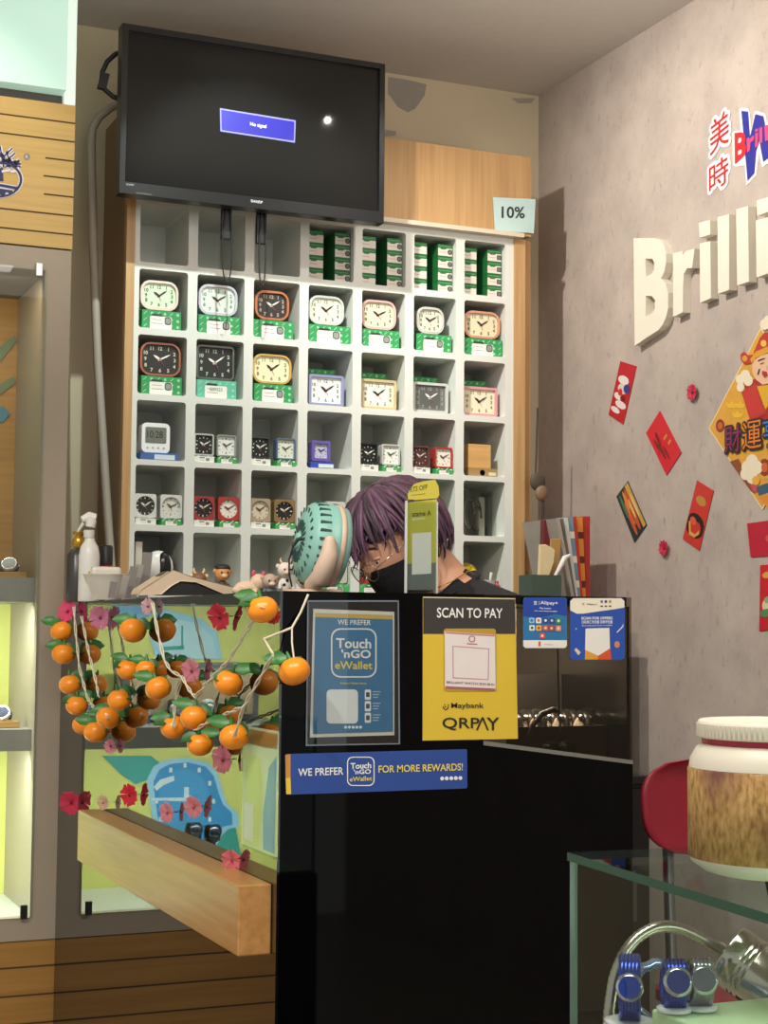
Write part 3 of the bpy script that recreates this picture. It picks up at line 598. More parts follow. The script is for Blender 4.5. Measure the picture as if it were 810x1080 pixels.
# webcam on carton in the first cubby of the sixth row
x, z = cc(1, 6)
tag(MB().box((x-.04, YK+.03, z+.0005), (x+.055, YK+.12, z+.10), M('#3d3b37', .5)).box((x-.038, YK+.0295, z+.003), (x+.053, YK+.0299, z+.095), M('#6e6a62', .5)).build('camera_carton'), 'dark carton behind the white camera in the lowest left cubby', 'box')
tag(MB().box((x-.062, YK+.002, z+.0005), (x-.042, YK+.1, z+.14), M('#c9c2b2', .6)).build('card_carton'), 'cream card carton standing at the left wall of the lowest left cubby', 'box')
wc = thing('security_camera', 'white round camera with black oval front on the lowest left cubby', 'camera', (x+.004, YK-.02, z+.001))
MB().lathe([(.028, 0), (.03, .004), (.012, .010), (.010, .03)], (x+.004, YK-.0, z+.001), (0, 0, 1), M('#dcdad4', .35), 20).build('stand', wc)
MB().ell((x+.004, YK-.004, z+.068), (.044, .028, .048), M('#e1dfd9', .3), n=20, m=12).build('shell', wc)
MB().ell((x+.016, YK-.021, z+.068), (.021, .015, .044), M('#17181a', .15), n=18, m=12).build('lens_cover', wc)
# top row cartons: four cubbies, two columns
proto = None
for c in range(4, 8):
    x, z = cell(c, 1)
    for col in range(2):
        for k in range(4):
            xx = x+(.032 if col == 0 else .1165); yy = YS+.03 if col == 0 else YS+.024; ww = .050
            side = 'left' if col == 0 else 'right'
            lab = '%s carton from the bottom, %s stack of the %s top row cubby' % (ORD[k], side, ORD[c-1])
            key = (col, c == 7)
            if proto is None: proto = {}
            if key not in proto:
                mb = MB(); d = .09 if col == 0 else .15; h = .0385
                mb.box((xx-ww/2, yy, z+.0005), (xx+ww/2, yy+d, z+h), M('#1f6b36', .5))
                f = lambda a, b, n_: V((xx+a, yy-.0004*n_, z+b))
                mb.face([f(-ww/2+.001, .002, 1), f(ww/2-.001, .002, 1), f(ww/2-.001, .026, 1), f(.006, .026, 1), f(.0, .022, 1), f(-.014, .022, 1), f(-.018, .026, 1), f(-ww/2+.001, .026, 1)], M('#d9cfc4', .5))
                mb.face([f(-ww/2+.003, .031, 1), f(ww/2-.004, .031, 1), f(ww/2-.004, .034, 1), f(-ww/2+.003, .034, 1)], M('#4c8f58', .5))
                mb.face([f(-ww/2+.006, .013, 2), f(.004, .013, 2), f(.004, .0145, 2), f(-ww/2+.006, .0145, 2)], M('#b98f88', .5))
                if col: mb.face([f(.0165+a, .015+b, 2) for a, b in (circ(0, 0, .0085, 14) if c != 7 else rrect(.016, .015, .002))], M('#3b3a3a', .5)); mb.face([f(.0165+a, .015+b, 3) for a, b in circ(0, 0, .0055, 12)], M('#6c6a66', .5))
                o = mb.build('clock_carton'); proto[key] = (o, o.location.copy(), xx, yy, z)
            else:
                src, l0, sx, sy, sz = proto[key]; o = src.copy(); COL.objects.link(o); o.location = l0+V((xx-sx, yy-sy, z-sz))
            o.location.z += .0388*k
            tag(o, lab, 'box', 'stacked clock cartons in the top row')
# ================================================================== COUNTER
XC, XR, YF, ZT = .895, 1.559, 2.5, 1.261
ct = thing('shop_counter', 'glossy black shop counter with mirror-like side and smoked glass window covered in payment signs', 'counter', (1.2, 3.0, 0))
bg = M('#040405', .03, ior=1.26, vary=.02); bgm = M('#0a0a0a', .012, ior=2.15, vary=.0)
mb = MB(); mb.box((XC+.001, YF+.02, .0), (1.26, 2.95, ZT-.016), M('#0b0b0c', .3)); mb.box((XC+.001, 2.95, .0), (1.20, YC-.002, ZT-.016), M('#0b0b0c', .3))
mb.box((1.26, YF+.02, 0), (XR-.001, 2.95, .93), M('#0b0b0c', .3)); mb.build('carcass', ct)
mb = MB(); mb.box((XC-.004, YF, 0), (XC+.0005, YC-.001, ZT), bgm); mb.build('side_panel', ct)
cf = Crop(545, 620, 5.69, 'Y', YF)
wl = cf.p(0, 945); wr = cf.p(692, 1035)
zl = wl.z+(wl.z-wr.z)/(wr.x-wl.x)*(wl.x-1.262); zr = wr.z
mb = MB()
mb.prism([(XC+.001, YF, 0), (XR, YF, 0), (XR, YF, zr), (1.262, YF, zl), (1.262, YF, ZT), (XC+.001, YF, ZT)], (0, .019, 0), bg); mb.build('front_panel', ct)
mb = MB(); mb.prism([(1.2625, YF+.003, zl+.0005), (XR, YF+.003, zr+.0005), (XR, YF+.003, ZT-.0005), (1.2625, YF+.003, ZT-.0005)], (0, .006, 0), pane('#d2cabd', .8, 1.45)); tag(mb.build('window', ct), 'smoked glass window')
mb = MB(); mb.prism([(1.262, YF-.0012, zl), (XR, YF-.0012, zr), (XR, YF-.0012, zr-.007), (1.262, YF-.0012, zl-.007)], (0, .001, 0), M('#77736c', .3)); mb.build('window_rail', ct)
gi = M('#857d74', .7)
mb = MB(); mb.box((1.262, 2.93, .93), (XR, 2.945, ZT-.017), gi); mb.box((1.2605, YF+.02, .93), (1.264, 2.93, ZT-.017), gi); mb.box((XR-.006, YF+.01, .93), (XR, 2.945, ZT-.017), M('#0b0b0c', .2)); mb.box((1.264, YF+.02, .962), (XR-.006, 2.93, .966), M('#4a443d', .5)); mb.build('display_niche', ct)
mb = MB(); mb.box((XC+.001, YF+.0195, ZT-.0155), (XR, 2.952, ZT), M('#101011', .12)); mb.box((XC+.001, 2.9525, ZT-.0155), (1.20, YC-.001, ZT), M('#1a1a1b', .2)); mb.build('top', ct)
lamp('niche_light', 'AREA', (1.41, 2.62, ZT-.022), (1.41, 2.84, 1.05), 12, NEUT, .22, .06)
# watches in the niche
tr = thing('watch_tray', 'dark brown tray of watch cushions behind the smoked glass window', 'tray', (1.46, 2.66, .9665))
tz = .9665; brn = M('#2e2320', .35)
mb = MB(); mb.box((1.345, 2.575, tz), (1.55, 2.583, tz+.062), brn); mb.box((1.345, 2.583, tz), (1.352, 2.74, tz+.062), brn); mb.box((1.543, 2.583, tz), (1.55, 2.74, tz+.062), brn); mb.box((1.352, 2.732, tz), (1.543, 2.74, tz+.062), brn); mb.box((1.352, 2.583, tz), (1.543, 2.732, tz+.006), brn); mb.build('tray_box', tr)
MB().box((1.43, 2.745, tz), (1.55, 2.75, tz+.15), M('#171514', .4)).build('lid_panel', tr)
gc = 0
for j, yy in enumerate((2.612, 2.66, 2.706)):
    for i_, xx in enumerate((1.382, 1.43, 1.478, 1.522)):
        gc += 1; nm = '%s watch from left, %s row of the dark tray' % (ORD[i_], ('front', 'middle', 'back')[j])
        wt = thing('tray_watch', nm, 'watch', (xx, yy, tz+.0065), 'watches in the tray')
        MB().ell((xx, yy, tz+.045), (.019, .020, .036), M('#9a8d7c', .7), n=12, m=8).build('cushion', wt)
        q = MB(); q.lathe([(.0001, -.003), (.014, -.003), (.0155, .002), (.012, .005), (.0001, .005)], (xx, yy-.008, tz+.077), (0, -.55, .8), M('#5a5a58', .15, metal=.9), 18); q.build('dial', wt)
        q = MB(); q.tube([(xx, yy-.022, tz+.05), (xx, yy-.018, tz+.072), (xx, yy-.008, tz+.0785), (xx, yy+.010, tz+.082), (xx, yy+.02, tz+.066)], .0065, M('#2a2724', .3, metal=.5), 8); q.build('strap', wt)
for k, (px, lab) in enumerate(((577, 'left'), (594, 'right'))):
    p = onY(px, 778, 2.545); wt = thing('standing_watch', 'dark watch on a peg before the watch tray, %s of the two' % lab, 'watch', (p.x, 2.545, tz), 'two watches standing before the tray')
    MB().lathe([(.012, 0), (.013, .02), (.011, .034)], (p.x, 2.545, tz), (0, 0, 1), M('#1b1a19', .25), 16).build('peg', wt)
    MB().lathe([(.0001, -.004), (.014, -.004), (.015, .003), (.0001, .004)], (p.x, 2.5325, tz+.026), (0, -1, .1), M('#3a3a3a', .1, metal=.9), 18).build('dial', wt)
mb = MB(); mb.tube([onY(588, 670, 2.56), onY(588.5, 720, 2.56), onY(590, 758, 2.56), onY(592, 772, 2.556)], .0018, M('#1c1b1a', .4), 6); tag(mb.build('hanging_lead'), 'thin black lead hanging behind the smoked glass', 'cable')
mb = MB(); mb.tube([onY(x, y, 2.575) for x, y in ((556, 778), (561, 766), (571, 753), (584, 748), (590, 752))], [.003, .005, .006, .006, .004], M('#1f1d1b', .35), 8); tag(mb.build('loose_strap'), 'curved black watch strap leaning left of the watch tray', 'watch strap')

# ledge on the counter's left side
pa = onX(287, 932, XC-.004); pb = onX(287, 1007, XC-.004)
lg = MB(); lg.box((XC-.061, pa.y, pb.z), (XC-.0045, 3.68, pa.z), wood('#b98a54', '#a5763f', 'Y', .28)); 
lo = lg.build('wooden_ledge', bevel=.0025); tag(lo, 'long light wooden ledge fixed along the mirror side of the black counter', 'shelf')
lg2 = MB()

# ------------------------------------------------------------------ signs on the front
A = Crop(300, 610, 3.115, 'Y', YF-.0006)
blu = M('#2d6f9c', .35, vary=.02); wht = M('#e6e8e6', .4, vary=.01); ylw = M('#e8c23a', .4, vary=.02)
p_ = thing('wallet_poster', 'blue e-wallet poster in a clear plastic pocket reading WE PREFER', 'sign', tuple(A.p(222, 545)))
mb = MB(); mb.prism(A.pts([(95, 100), (361, 110), (361, 515), (84, 523)], 1), (0, .0006, 0), M('#d9d6cb', .4))
mb.face(A.pts([(101, 113), (356, 121), (356, 135), (101, 127)], 2.2), M('#c9a94f', .4)); mb.face(A.pts([(101, 127), (356, 135), (357, 503), (93, 511)], 2.4), blu)
A.text(mb, 'WE PREFER', 175, 152, 284, 154, 17, wht, 3.5, .01)
P0 = [(228+a, 245-b) for a, b in rrect(150, 162, 30)]; P1 = [(228+a, 245-b) for a, b in rrect(141, 153, 27)]
mb.prism([A.pts(P0, 3.2), A.pts(P1, 3.2)[::-1]], (0, .0003, 0), wht)
A.text(mb, 'Touch', 170, 229, 285, 231, 33, wht, 3.5, .025); A.text(mb, "'nGO", 187, 262, 284, 263, 29, wht, 3.5, .025); A.text(mb, 'eWallet', 166, 298, 289, 299, 26, M('#e3cf4a', .4), 3.5, .015)
A.text(mb, 'Brilliant Watch Store', 184, 348, 270, 348, 7, M('#d6d06a', .4), 3.5, .01)
mb.face(A.pts([(190+a, 421-b) for a, b in rrect(103, 112, 14)], 3.2), wht)
for k in range(3):
    mb.face(A.pts([(274+a, 382+k*38-b) for a, b in rrect(20, 33, 3)], 3.2), wht); mb.face(A.pts([(274+a, 382+k*38-b) for a, b in rrect(12, 16, 2)], 3.6), M('#33424e', .4))
    for q in range(3): mb.face(A.pts([(290, 371+k*38+q*9), (316-q*4, 371+k*38+q*9), (316-q*4, 374+k*38+q*9), (290, 374+k*38+q*9)], 3.2), M('#a9c4d4', .4))
for k in range(5): mb.face(A.pts(circ(201+k*12.3, 489, 5, 12), 3.2), wht)
mb.build('printed_card', p_)
mb = MB(); mb.prism(A.pts([(75, 72), (376, 72), (380, 545), (70, 551)], 4.4), (0, .0002, 0), pane('#f2f4f4', 1.6, 1.5)); 

for e_ in ([(75, 72), (376, 72), (372, 77), (80, 77)], [(376, 72), (380, 545), (375, 541), (372, 77)], [(380, 545), (70, 551), (75, 546), (375, 541)], [(70, 551), (75, 72), (80, 77), (75, 546)]): mb.face(A.pts(e_, 4.6), M('#6d7680', .2))
mb.build("plastic_pocket", p_)
p_ = thing('bank_pay_sign', 'yellow and dark grey SCAN TO PAY bank sign on the counter front', 'sign', tuple(A.p(610, 533)))
mb = MB(); mb.prism(A.pts([(455, 60), (758, 65), (767, 527), (454, 533)], 1), (0, .0006, 0), M('#d9b93a', .35, vary=.03))
mb.face(A.pts([(456, 61), (757, 66), (759, 182), (456, 182)], 2.2), M('#3b3836', .35)); A.text(mb, 'SCAN TO PAY', 501, 129, 717, 131, 33, M('#ecebe6', .4), 3, .012)
mb.face(A.pts([(456, 61), (759, 66), (759, 69), (456, 64)], 3), M('#c9c4b4', .4))
mb.prism([A.pts([(609+a, 268-b) for a, b in rrect(172, 206, 10)], 2.6)], (0, .0004, 0), M('#b9953a', .3)); 
mb.prism([A.pts([(610, 268)] and [(527, 175), (692, 186), (694, 368), (528, 360)], 4.5)], (0, .0008, 0), M('#e4dad6', .4))
mb.face(A.pts([(529, 176), (691, 187), (692, 191), (529, 180)], 5.2), M('#c47d94', .4)); mb.face(A.pts([(529, 354), (693, 362), (693, 367), (529, 359)], 5.2), M('#b04f6e', .4))
mb.prism([A.pts(circ(616, 199, 11, 20), 5.2), A.pts(circ(616, 199, 8, 20), 5.2)[::-1]], (0, .0002, 0), M('#a85a68', .4)); mb.face(A.pts([(599, 213), (634, 215), (634, 218), (599, 216)], 5.2), M('#a85a68', .4))
mb.prism([A.pts([(552, 221), (673, 230), (671, 334), (553, 328)], 5.1), A.pts([(555, 224), (670, 233), (668, 331), (556, 325)], 5.1)[::-1]], (0, .0002, 0), M('#c58a9a', .4))
A.text(mb, 'BRILLIANT WATCH SDN BHD', 533, 345, 690, 353, 8, M('#6a4a52', .4), 5.2, .015)
A.text(mb, 'Maybank', 548, 431, 655, 431, 22, M('#26241c', .4), 3, .012); 
for q in range(4): mb.face(A.pts([(519+q*3, 424-q*5), (528+q*2, 412-q*2), (541-q*2, 415+q*3), (538-q*3, 428-q*3), (528, 434-q*3)], 2.6+q*.25), M('#3a3526' if q % 2 == 0 else '#d9b93a', .4))
A.text(mb, 'QRP', 519, 499, 641, 499, 42, M('#26241c', .4), 3, .01); mb.face(A.pts([(629, 499), (648, 456), (654, 456), (672, 499), (666, 499), (651, 464), (635, 499)], 3), M('#26241c', .4)); A.text(mb, 'Y', 664, 499, 706, 499, 42, M('#26241c', .4), 3, .01)
mb.build('printed_board', p_)
p_ = thing('rewards_strip', 'long blue sticker reading WE PREFER and FOR MORE REWARDS on the counter front', 'sign', tuple(A.p(305, 705)))
mb = MB(); rb = M('#2c4a94', .35, vary=.02)
mb.prism(A.pts([(6, 577), (596, 561), (600, 565), (601, 686), (597, 690), (10, 711), (5, 708), (2, 581)], 1), (0, .0004, 0), rb)
mb.face(A.pts([(3, 580), (20, 577), (20, 655), (4, 656)], 2), M('#c98a3a', .4)); mb.face(A.pts([(4, 656), (20, 655), (22, 709), (6, 709)], 2), ylw)
A.text(mb, 'WE PREFER', 45, 650, 194, 645, 25, wht, 3, .015); A.text(mb, 'FOR MORE REWARDS!', 309, 639, 586, 631, 24, M('#e3d05a', .4), 3, .015)
P0 = [(251+a, 634-b) for a, b in rrect(90, 96, 18)]; P1 = [(251+a, 634-b) for a, b in rrect(84, 90, 16)]
mb.prism([A.pts(P0, 2.5), A.pts(P1, 2.5)[::-1]], (0, .0003, 0), wht)
A.text(mb, 'Touch', 217, 627, 285, 624, 20, wht, 3, .025); A.text(mb, "'nGO", 228, 644, 284, 642, 16, wht, 3, .025); A.text(mb, 'eWallet', 214, 668, 288, 664, 15, M('#e3cf4a', .4), 3, .012)
for k in range(5): mb.face(A.pts(circ(518+k*15, 657.5-k*.4, 6.5, 12), 2.5), wht)
mb.build('printed_strip', p_)
B = Crop(545, 620, 5.69, 'Y', YF-.0006)
p_ = thing('payment_apps_sticker', 'small blue payment sticker with two rows of app icons at the counter top', 'sign', tuple(B.p(170, 362)))
mb = MB(); mb.prism(B.pts([(170+a, 210-b) for a, b in rrect(262, 304, 16)], 1), (0, .0004, 0), M('#2d74a8', .35)); mb.face(B.pts([(40, 72), (56, 59), (284, 59), (300, 72), (300, 168), (230, 155), (120, 185), (40, 168)], 2), M('#2546a0', .35))
mb.face(B.pts([(39, 314), (301, 314), (301, 348), (288, 361), (52, 361), (39, 348)], 2), M('#e8e4da', .4))
B.text(mb, 'Alipay+', 142, 104, 247, 108, 26, wht, 3, .015); mb.face(B.pts([(134, 78), (136, 78), (136, 104), (134, 104)], 3), wht); B.text(mb, '支', 100, 102, 124, 102, 24, wht, 3, .02)
B.text(mb, 'Pay smart', 138, 128, 206, 130, 11, wht, 3, .02); B.text(mb, 'with your home e-wallets', 104, 142, 244, 146, 8, wht, 3, .02)
for k, (x, y, c_) in enumerate(((90, 195, '#8fc4e0'), (131, 196, '#e8e4da'), (173, 196, '#2a4f9a'), (211, 196, '#3a4a86'), (251, 198, '#3f8f4a'), (92, 240, '#e0e4da'), (132, 241, '#e6b25a'), (173, 241, '#d25a44'), (209, 242, '#b9443c'), (251, 243, '#e6875a'), (153, 288, '#d8504a'))):
    mb.face(B.pts([(x+a, y-b) for a, b in rrect(33, 34, 7)], 3), M(c_, .4)); mb.face(B.pts(circ(x, y, 8, 10), 3.6), M(('#2d6fa8', '#d2574a', '#dfe4ec', '#c9ccd8', '#d8e4d4', '#2b4a32', '#a83a32', '#e8d8d0', '#e0c8c0', '#f0d8c0', '#f0d8d4')[k], .4))
mb.face(B.pts([(130, 322), (143, 322), (143, 350), (130, 350)], 3), M('#d2574a', .4)); B.text(mb, 'Alipay', 165, 343, 218, 345, 8, M('#7a746a', .4), 3)
mb.build('printed_sticker', p_)
p_ = thing('scan_offers_sticker', 'blue and cream sticker reading SCAN FOR OFFERS at the counter top right', 'sign', tuple(B.p(484, 430)))
mb = MB(); mb.prism(B.pts([(484+a, 247-b) for a, b in rrect(328, 370, 20)], 1), (0, .0004, 0), M('#2b52ac', .35)); mb.face(B.pts([(321, 80), (340, 62), (628, 62), (646, 80), (646, 118), (590, 128), (500, 140), (400, 155), (360, 155), (321, 135)], 2), M('#ebe3cf', .4))
B.text(mb, 'Alipay+', 419, 104, 484, 106, 12, M('#4a4a4a', .4), 3, .01); B.text(mb, '支', 392, 104, 408, 104, 15, M('#7a746a', .4), 3)
for k in range(6): mb.face(B.pts([(510+(k % 3)*25+a, 82+(k//3)*28-b) for a, b in rrect(15, 15 if k < 3 else 8, 3)], 3), M(('#8a6a9a', '#2b4a9a', '#b98a4a', '#222', '#444', '#555')[k] if k < 3 else '#4a4a4a', .4))
B.text(mb, 'SCAN FOR OFFERS', 388, 191, 575, 190, 17, wht, 3, .03); B.text(mb, '扫码享汇率优惠 领券更优惠', 389, 216, 575, 215, 21, wht, 3, .015); B.text(mb, 'Scan with your home e-wallets', 391, 232, 573, 230, 9, wht, 3, .02)
mb.face(B.pts([(413, 244), (556, 240), (560, 372), (490, 408), (410, 372)], 3), M('#e8e4dc', .4)); mb.face(B.pts([(411, 372), (489, 408), (486, 430), (409, 430)], 3.4), M('#d99a3a', .4)); mb.face(B.pts([(489, 408), (562, 362), (570, 430), (486, 430)], 3.6), M('#d2542e', .4))
mb.face(B.pts([(345, 372), (357, 360), (384, 388), (370, 405)], 3), M('#d8c9a4', .4)); mb.face(B.pts(circ(602, 340, 17, 14, 21), 3), M('#c9866a', .4)); mb.face(B.pts([(352, 242), (362, 244), (358, 252)], 3), wht); mb.face(B.pts([(600, 265), (634, 230), (638, 214), (640, 232), (604, 270)], 3), wht)
mb.build('printed_sticker', p_)
# clear holder on the mirror side near the front edge
S = Crop(180, 740, 5.786, 'X', XC-.0045)
p_ = thing('side_leaflet_holder', 'clear acrylic pocket with a yellow and blue leaflet on the mirror side near the corner', 'sign holder', tuple(onX(275, 905, XC-.005)))
y0, y1 = onX(255, 800, XC-.005).y, onX(295.5, 800, XC-.005).y; zt = onX(262, 756, XC-.005).z; zb = onX(285, 906, XC-.005).z
k_ = XC-.0055; L_ = lambda u, v, k=0: (k_-k*.0006, y0+(y1-y0)*u, zb+(zt-zb)*v)
mb = MB(); mb.prism([L_(.04, .03), L_(.96, .03), L_(.96, .93), L_(.04, .93)], (.0008, 0, 0), M('#dfe6c4', .4))
mb.face([L_(.06, .80, 1), L_(.94, .80, 1), L_(.94, .91, 1), L_(.06, .91, 1)], M('#b98a4a', .4)); mb.face([L_(.62, .05, 1), L_(.9, .05, 1), L_(.92, .75, 1), L_(.74, .66, 1), L_(.6, .3, 1)], M('#4a98d4', .4)); mb.face([L_(.10, .05, 1), L_(.5, .05, 1), L_(.58, .4, 1), L_(.5, .72, 1), L_(.14, .72, 1)], M('#d8e08a', .4)); mb.face([L_(.12, .08, 2), L_(.36, .08, 2), L_(.36, .36, 2), L_(.12, .36, 2)], M('#e8e8dc', .4))
mb.build('leaflet', p_)
MB().prism([L_(0, 0, 3), L_(1, 0, 3), L_(1, 1, 3), L_(0, 1, 3)], (.0006, 0, 0), pane('#eef3f2', .5, 1.4)).build('clear_pocket', p_)

# ------------------------------------------------------------------ garland of oranges on the mirror side
org_ = M('#ff9416', .35, vary=.10, scale=60, coat=.25); leafm = M('#235c1e', .4, vary=.2, scale=50); leaf2 = M('#2f7427', .4, vary=.2, scale=50); cordm = M('#d6cfb6', .45)
gl = thing('orange_garland', 'string of plastic mandarin oranges with green leaves draped on the black counter side', 'garland', tuple(onX(180, 800, XC-.03)))
XG = XC-.036
ORG = [(65, 666, 12), (67, 690, 12.5), (74, 722, 12), (81, 744, 12), (87, 765, 11), (101, 772, 13), (114, 757, 13), (126, 738, 13), (135, 706, 12.5), (154, 706, 11), (140, 665, 14.5), (167, 726, 14), (183, 767, 14), (205, 757, 15), (241, 720, 15.5), (277, 643, 16.5), (247, 777, 16), (211, 785, 14)]
def leaf(mb, base, tip, wd, up, mat):
    base = V(base); tip = V(tip); d = tip-base; n = d.cross(V(up)).normalized()*wd; u = V(up).normalized()*wd*.35; m1 = base+d*.35; m2 = base+d*.7
    vs = [base, m1+n+u*.3, m1-u, m1-n+u*.3, m2+n*.8+u*.3, m2-u, m2-n*.8+u*.3, tip]; t = V(up).normalized()*.0015
    fs = [(0, 2, 1), (0, 3, 2), (1, 2, 5, 4), (2, 3, 6, 5), (4, 5, 7), (5, 6, 7)]
    mb.add(vs, fs, mat, True); mb.add([v-t for v in vs], [f[::-1] for f in fs], mat, True)
def orange(c, r, k):
    c = V(c); tilt = Matrix.Rotation(random.uniform(-.35, .35), 3, 'X') @ Matrix.Rotation(random.uniform(-.3, .3), 3, 'Y')
    def fn(p):
        q = V(p); s_ = 1-.13*math.exp(-((q.x**2+q.y**2)/.05)) if q.z > 0 else 1-.06*math.exp(-((q.x**2+q.y**2)/.04))
        q.z *= s_; return q
    mb = MB(); mb.ell(c, (r, r, r*.87), org_, tilt, 20, 14, fn); o = mb.build('orange', gl)
    up = tilt @ V((0, 0, 1)); top = c+up*r*.78
    mb = MB(); mb.tube([top-up*.004, top+up*.004, top+up*.014], [.0055, .004, .002], leaf2, 8); mb.build('stem', o)
    for q in range(2):
        il = V((-.92, .39, 0)); ft = V((-.5, -.8, .45)); sg_ = random.choice((1, 1, -1))
        dr = il*sg_*1.0+V((0, 0, random.uniform(-.25, .2))) if q == 0 else il*-.9*sg_+V((-.22, -.35, -.50))
        mb = MB(); b_ = top+up*.004; leaf(mb, b_, b_+dr.normalized()*r*(1.7 if q == 0 else 1.6), r*.48, ft+il*(0 if q == 0 else -.2*sg_), leafm if q else leaf2); mb.build('leaf', o)
for k, (px, py, pr_) in enumerate(ORG):
    p = onX(px, py, XG); D = (p-EYE).dot(FW); orange(p, pr_*D/F, k)
p = onY(310.5, 708, YF-.034); orange(p, 17*(p-EYE).dot(FW)/F, 99)
def cord(L, r=.0016, ph=0):
    P = [onX(x, y, XC-.045) if not isinstance(x, V) else x for x, y in L]; Q = []
    for a, b in zip(P, P[1:]):
        n = max(3, int((b-a).length/.02))
        for q in range(n): Q.append(a.lerp(b, q/n))
    Q.append(P[-1]); m1 = [q+V((.0024*math.cos(i*1.3), 0, .0024*math.sin(i*1.3))) for i, q in enumerate(Q)]; m2 = [q-V((.0024*math.cos(i*1.3), 0, .0024*math.sin(i*1.3))) for i, q in enumerate(Q)]
    mb = MB(); mb.tube(m1, r, cordm, 5); mb.tube(m2, r, cordm, 5); mb.build('cord', gl)
cord([(78, 640), (80, 668), (84, 705), (92, 735), (100, 748), (114, 757)])
cord([(86, 650), (94, 690), (102, 722), (104, 735)])
cord([(161, 636), (166, 665), (173, 695), (180, 707), (192, 714), (200, 728), (206, 735), (224, 714), (240, 698), (262, 662), (277, 640)])
cord([(183, 767), (184, 742), (192, 714)]); cord([(206, 770), (224, 758), (240, 752), (257, 745)]); cord([(247, 777), (257, 745), (268, 726), (288, 690)])
mb = MB(); mb.tube([onX(288, 690, XC-.045), V((XC-.035, YF-.012, onY(299, 674, YF).z)), onY(308, 662, YF-.014), onY(317, 646, YF-.006), onY(325, 627, YF-.0035)], .0022, cordm, 6); mb.build('cord', gl)
mb = MB(); mb.tube([onY(308, 662, YF-.014), onY(308, 678, YF-.025), onY(310, 694, YF-.034)], .0016, cordm, 6); mb.build('cord', gl)
# paper flowers on the glass
def flower(px, py, size, col, col2, label, plane='X', face=None, val=None):
    val = val if val is not None else (XC-.0055 if plane == 'X' else YF-.002)
    p = onX(px, py, val) if plane == 'X' else onY(px, py, val); D = (p-EYE).dot(FW); R = size*D/F
    ta = random.uniform(-.35, .25); n = V((-.80, -.60+ta, random.uniform(-.3, .3))).normalized() if val != XW-.003 else V((-1, 0, 0)); ex = V((0, 0, 1)).cross(n)*-1; ex.normalize(); ez = n.cross(ex)*-1
    if ez.z < 0: ez = -ez
    p = p+n*R*.42 if val != XW-.003 else p
    t = thing('fabric_flower', label, 'flower', tuple(p), 'fabric flowers'); m1 = M(col, .6, vary=.15, scale=80); m2 = M(col2, .6)
    a0 = random.uniform(0, 1.2)
    for q in range(5):
        a = a0+q*2*PI/5; d = ex*math.cos(a)+ez*math.sin(a); s_ = ex*(-math.sin(a))+ez*math.cos(a); mb = MB(); vs = []; lift = .35+.15*random.random()
        for i, (u, wv, li) in enumerate(((.08, .06, .05), (.45, .30, .30), (.82, .50, .55), (1.0, .42, .50))):
            for j in (-1, -.35, .35, 1): vs.append(p+n*(.002+R*li*lift+R*.08*abs(j))+d*R*u*((.90 if u > .9 else 1) if abs(j) < .5 else .96)+s_*R*wv*j)
        fs = [(r_*4+c, r_*4+c+1, r_*4+c+5, r_*4+c+4) for r_ in range(3) for c in range(3)]
        mb.add(vs, fs, m1, True); mb.add([v-n*.0008 for v in vs], [f[::-1] for f in fs], m1, True); mb.build('petal', t)
    if plane == 'X' and val != XW-.003: MB().tube([p, V((val+.0003, p.y, p.z))], .0012, M('#5a7a4a', .6), 6).build('stem', t)
    mb = MB(); mb.ell(p+n*(.004+R*.12), (R*.14, R*.14, R*.14), m2, n=10, m=6); mb.build('centre', t)
PK, RD, SP = '#d0426a', '#a8142c', '#c9787e'
for a in [(77, 647, 13, PK, '#8f2440', 'bright pink flower above the far end of the orange garland'), (110, 650, 13, '#b86a86', '#7a3450', 'dusky pink flower beside the garland under the counter top edge'), (238, 648, 15, RD, '#5a0a18', 'dark red flower near the top of the mirror side, left of the topmost orange'), (208, 706, 13, '#bf7480', '#8a3a4a', 'pale pink flower hanging in the middle of the garland'), (79, 844, 13, '#c01f44', '#7a1028', 'crimson flower low on the cabinet edge'), (142, 837, 12, '#c8102e', '#5a0a18', 'red flower on the mirrored watch poster, left of its dial'), (182, 856, 11, SP, '#a8545c', 'salmon flower low on the mirrored watch dial'), (209, 849, 12, SP, '#a8545c', 'tall salmon flower at the right of the mirrored watch dial'), (242, 800, 15, '#a85a68', '#7a3038', 'dull pink flower hanging below the front orange of the garland'), (248, 904, 12, '#d06a74', '#a03040', 'pink flower standing at the near end of the wooden ledge'), (120, 787, 8, '#c9808a', '#8a4a54', 'small pale flower under the lowest oranges'), (160, 640, 9, '#c9a0a4', '#8a3a4a', 'pale flower at the hook of the second garland loop')]:
    flower(*a)
flower(113, 846, 8, '#c9a08c', '#8a5a4a', 'small beige flower lying at the far end of the wooden ledge', val=XC-.01)
flower(291, 650, 9, '#b01c2c', '#5a0a18', 'dark red flower tucked behind the topmost orange')
# ================================================================== SHOP ASSISTANT
skin = M('#d9a283', .5, vary=.04); shirt = M('#141416', .8, vary=.15, scale=60); jean = M('#22252c', .8)
hc = onY(420, 574, 3.3)
pe = thing('person', 'person with short purple hair, glasses, black mask and black shirt bending down behind the counter', 'person', (1.86, 3.32, 0))
PT = math.radians(34); FD = V((-math.cos(PT), -.10, -math.sin(PT))).normalized(); SD = V((0, -1, 0)); SD = (SD-FD*SD.dot(FD)).normalized(); UD = SD.cross(FD)*-1
if UD.z < 0: UD = -UD
HR = Matrix((FD, SD, UD)).transposed()
def H(f, s, u): return hc+FD*f+SD*s+UD*u
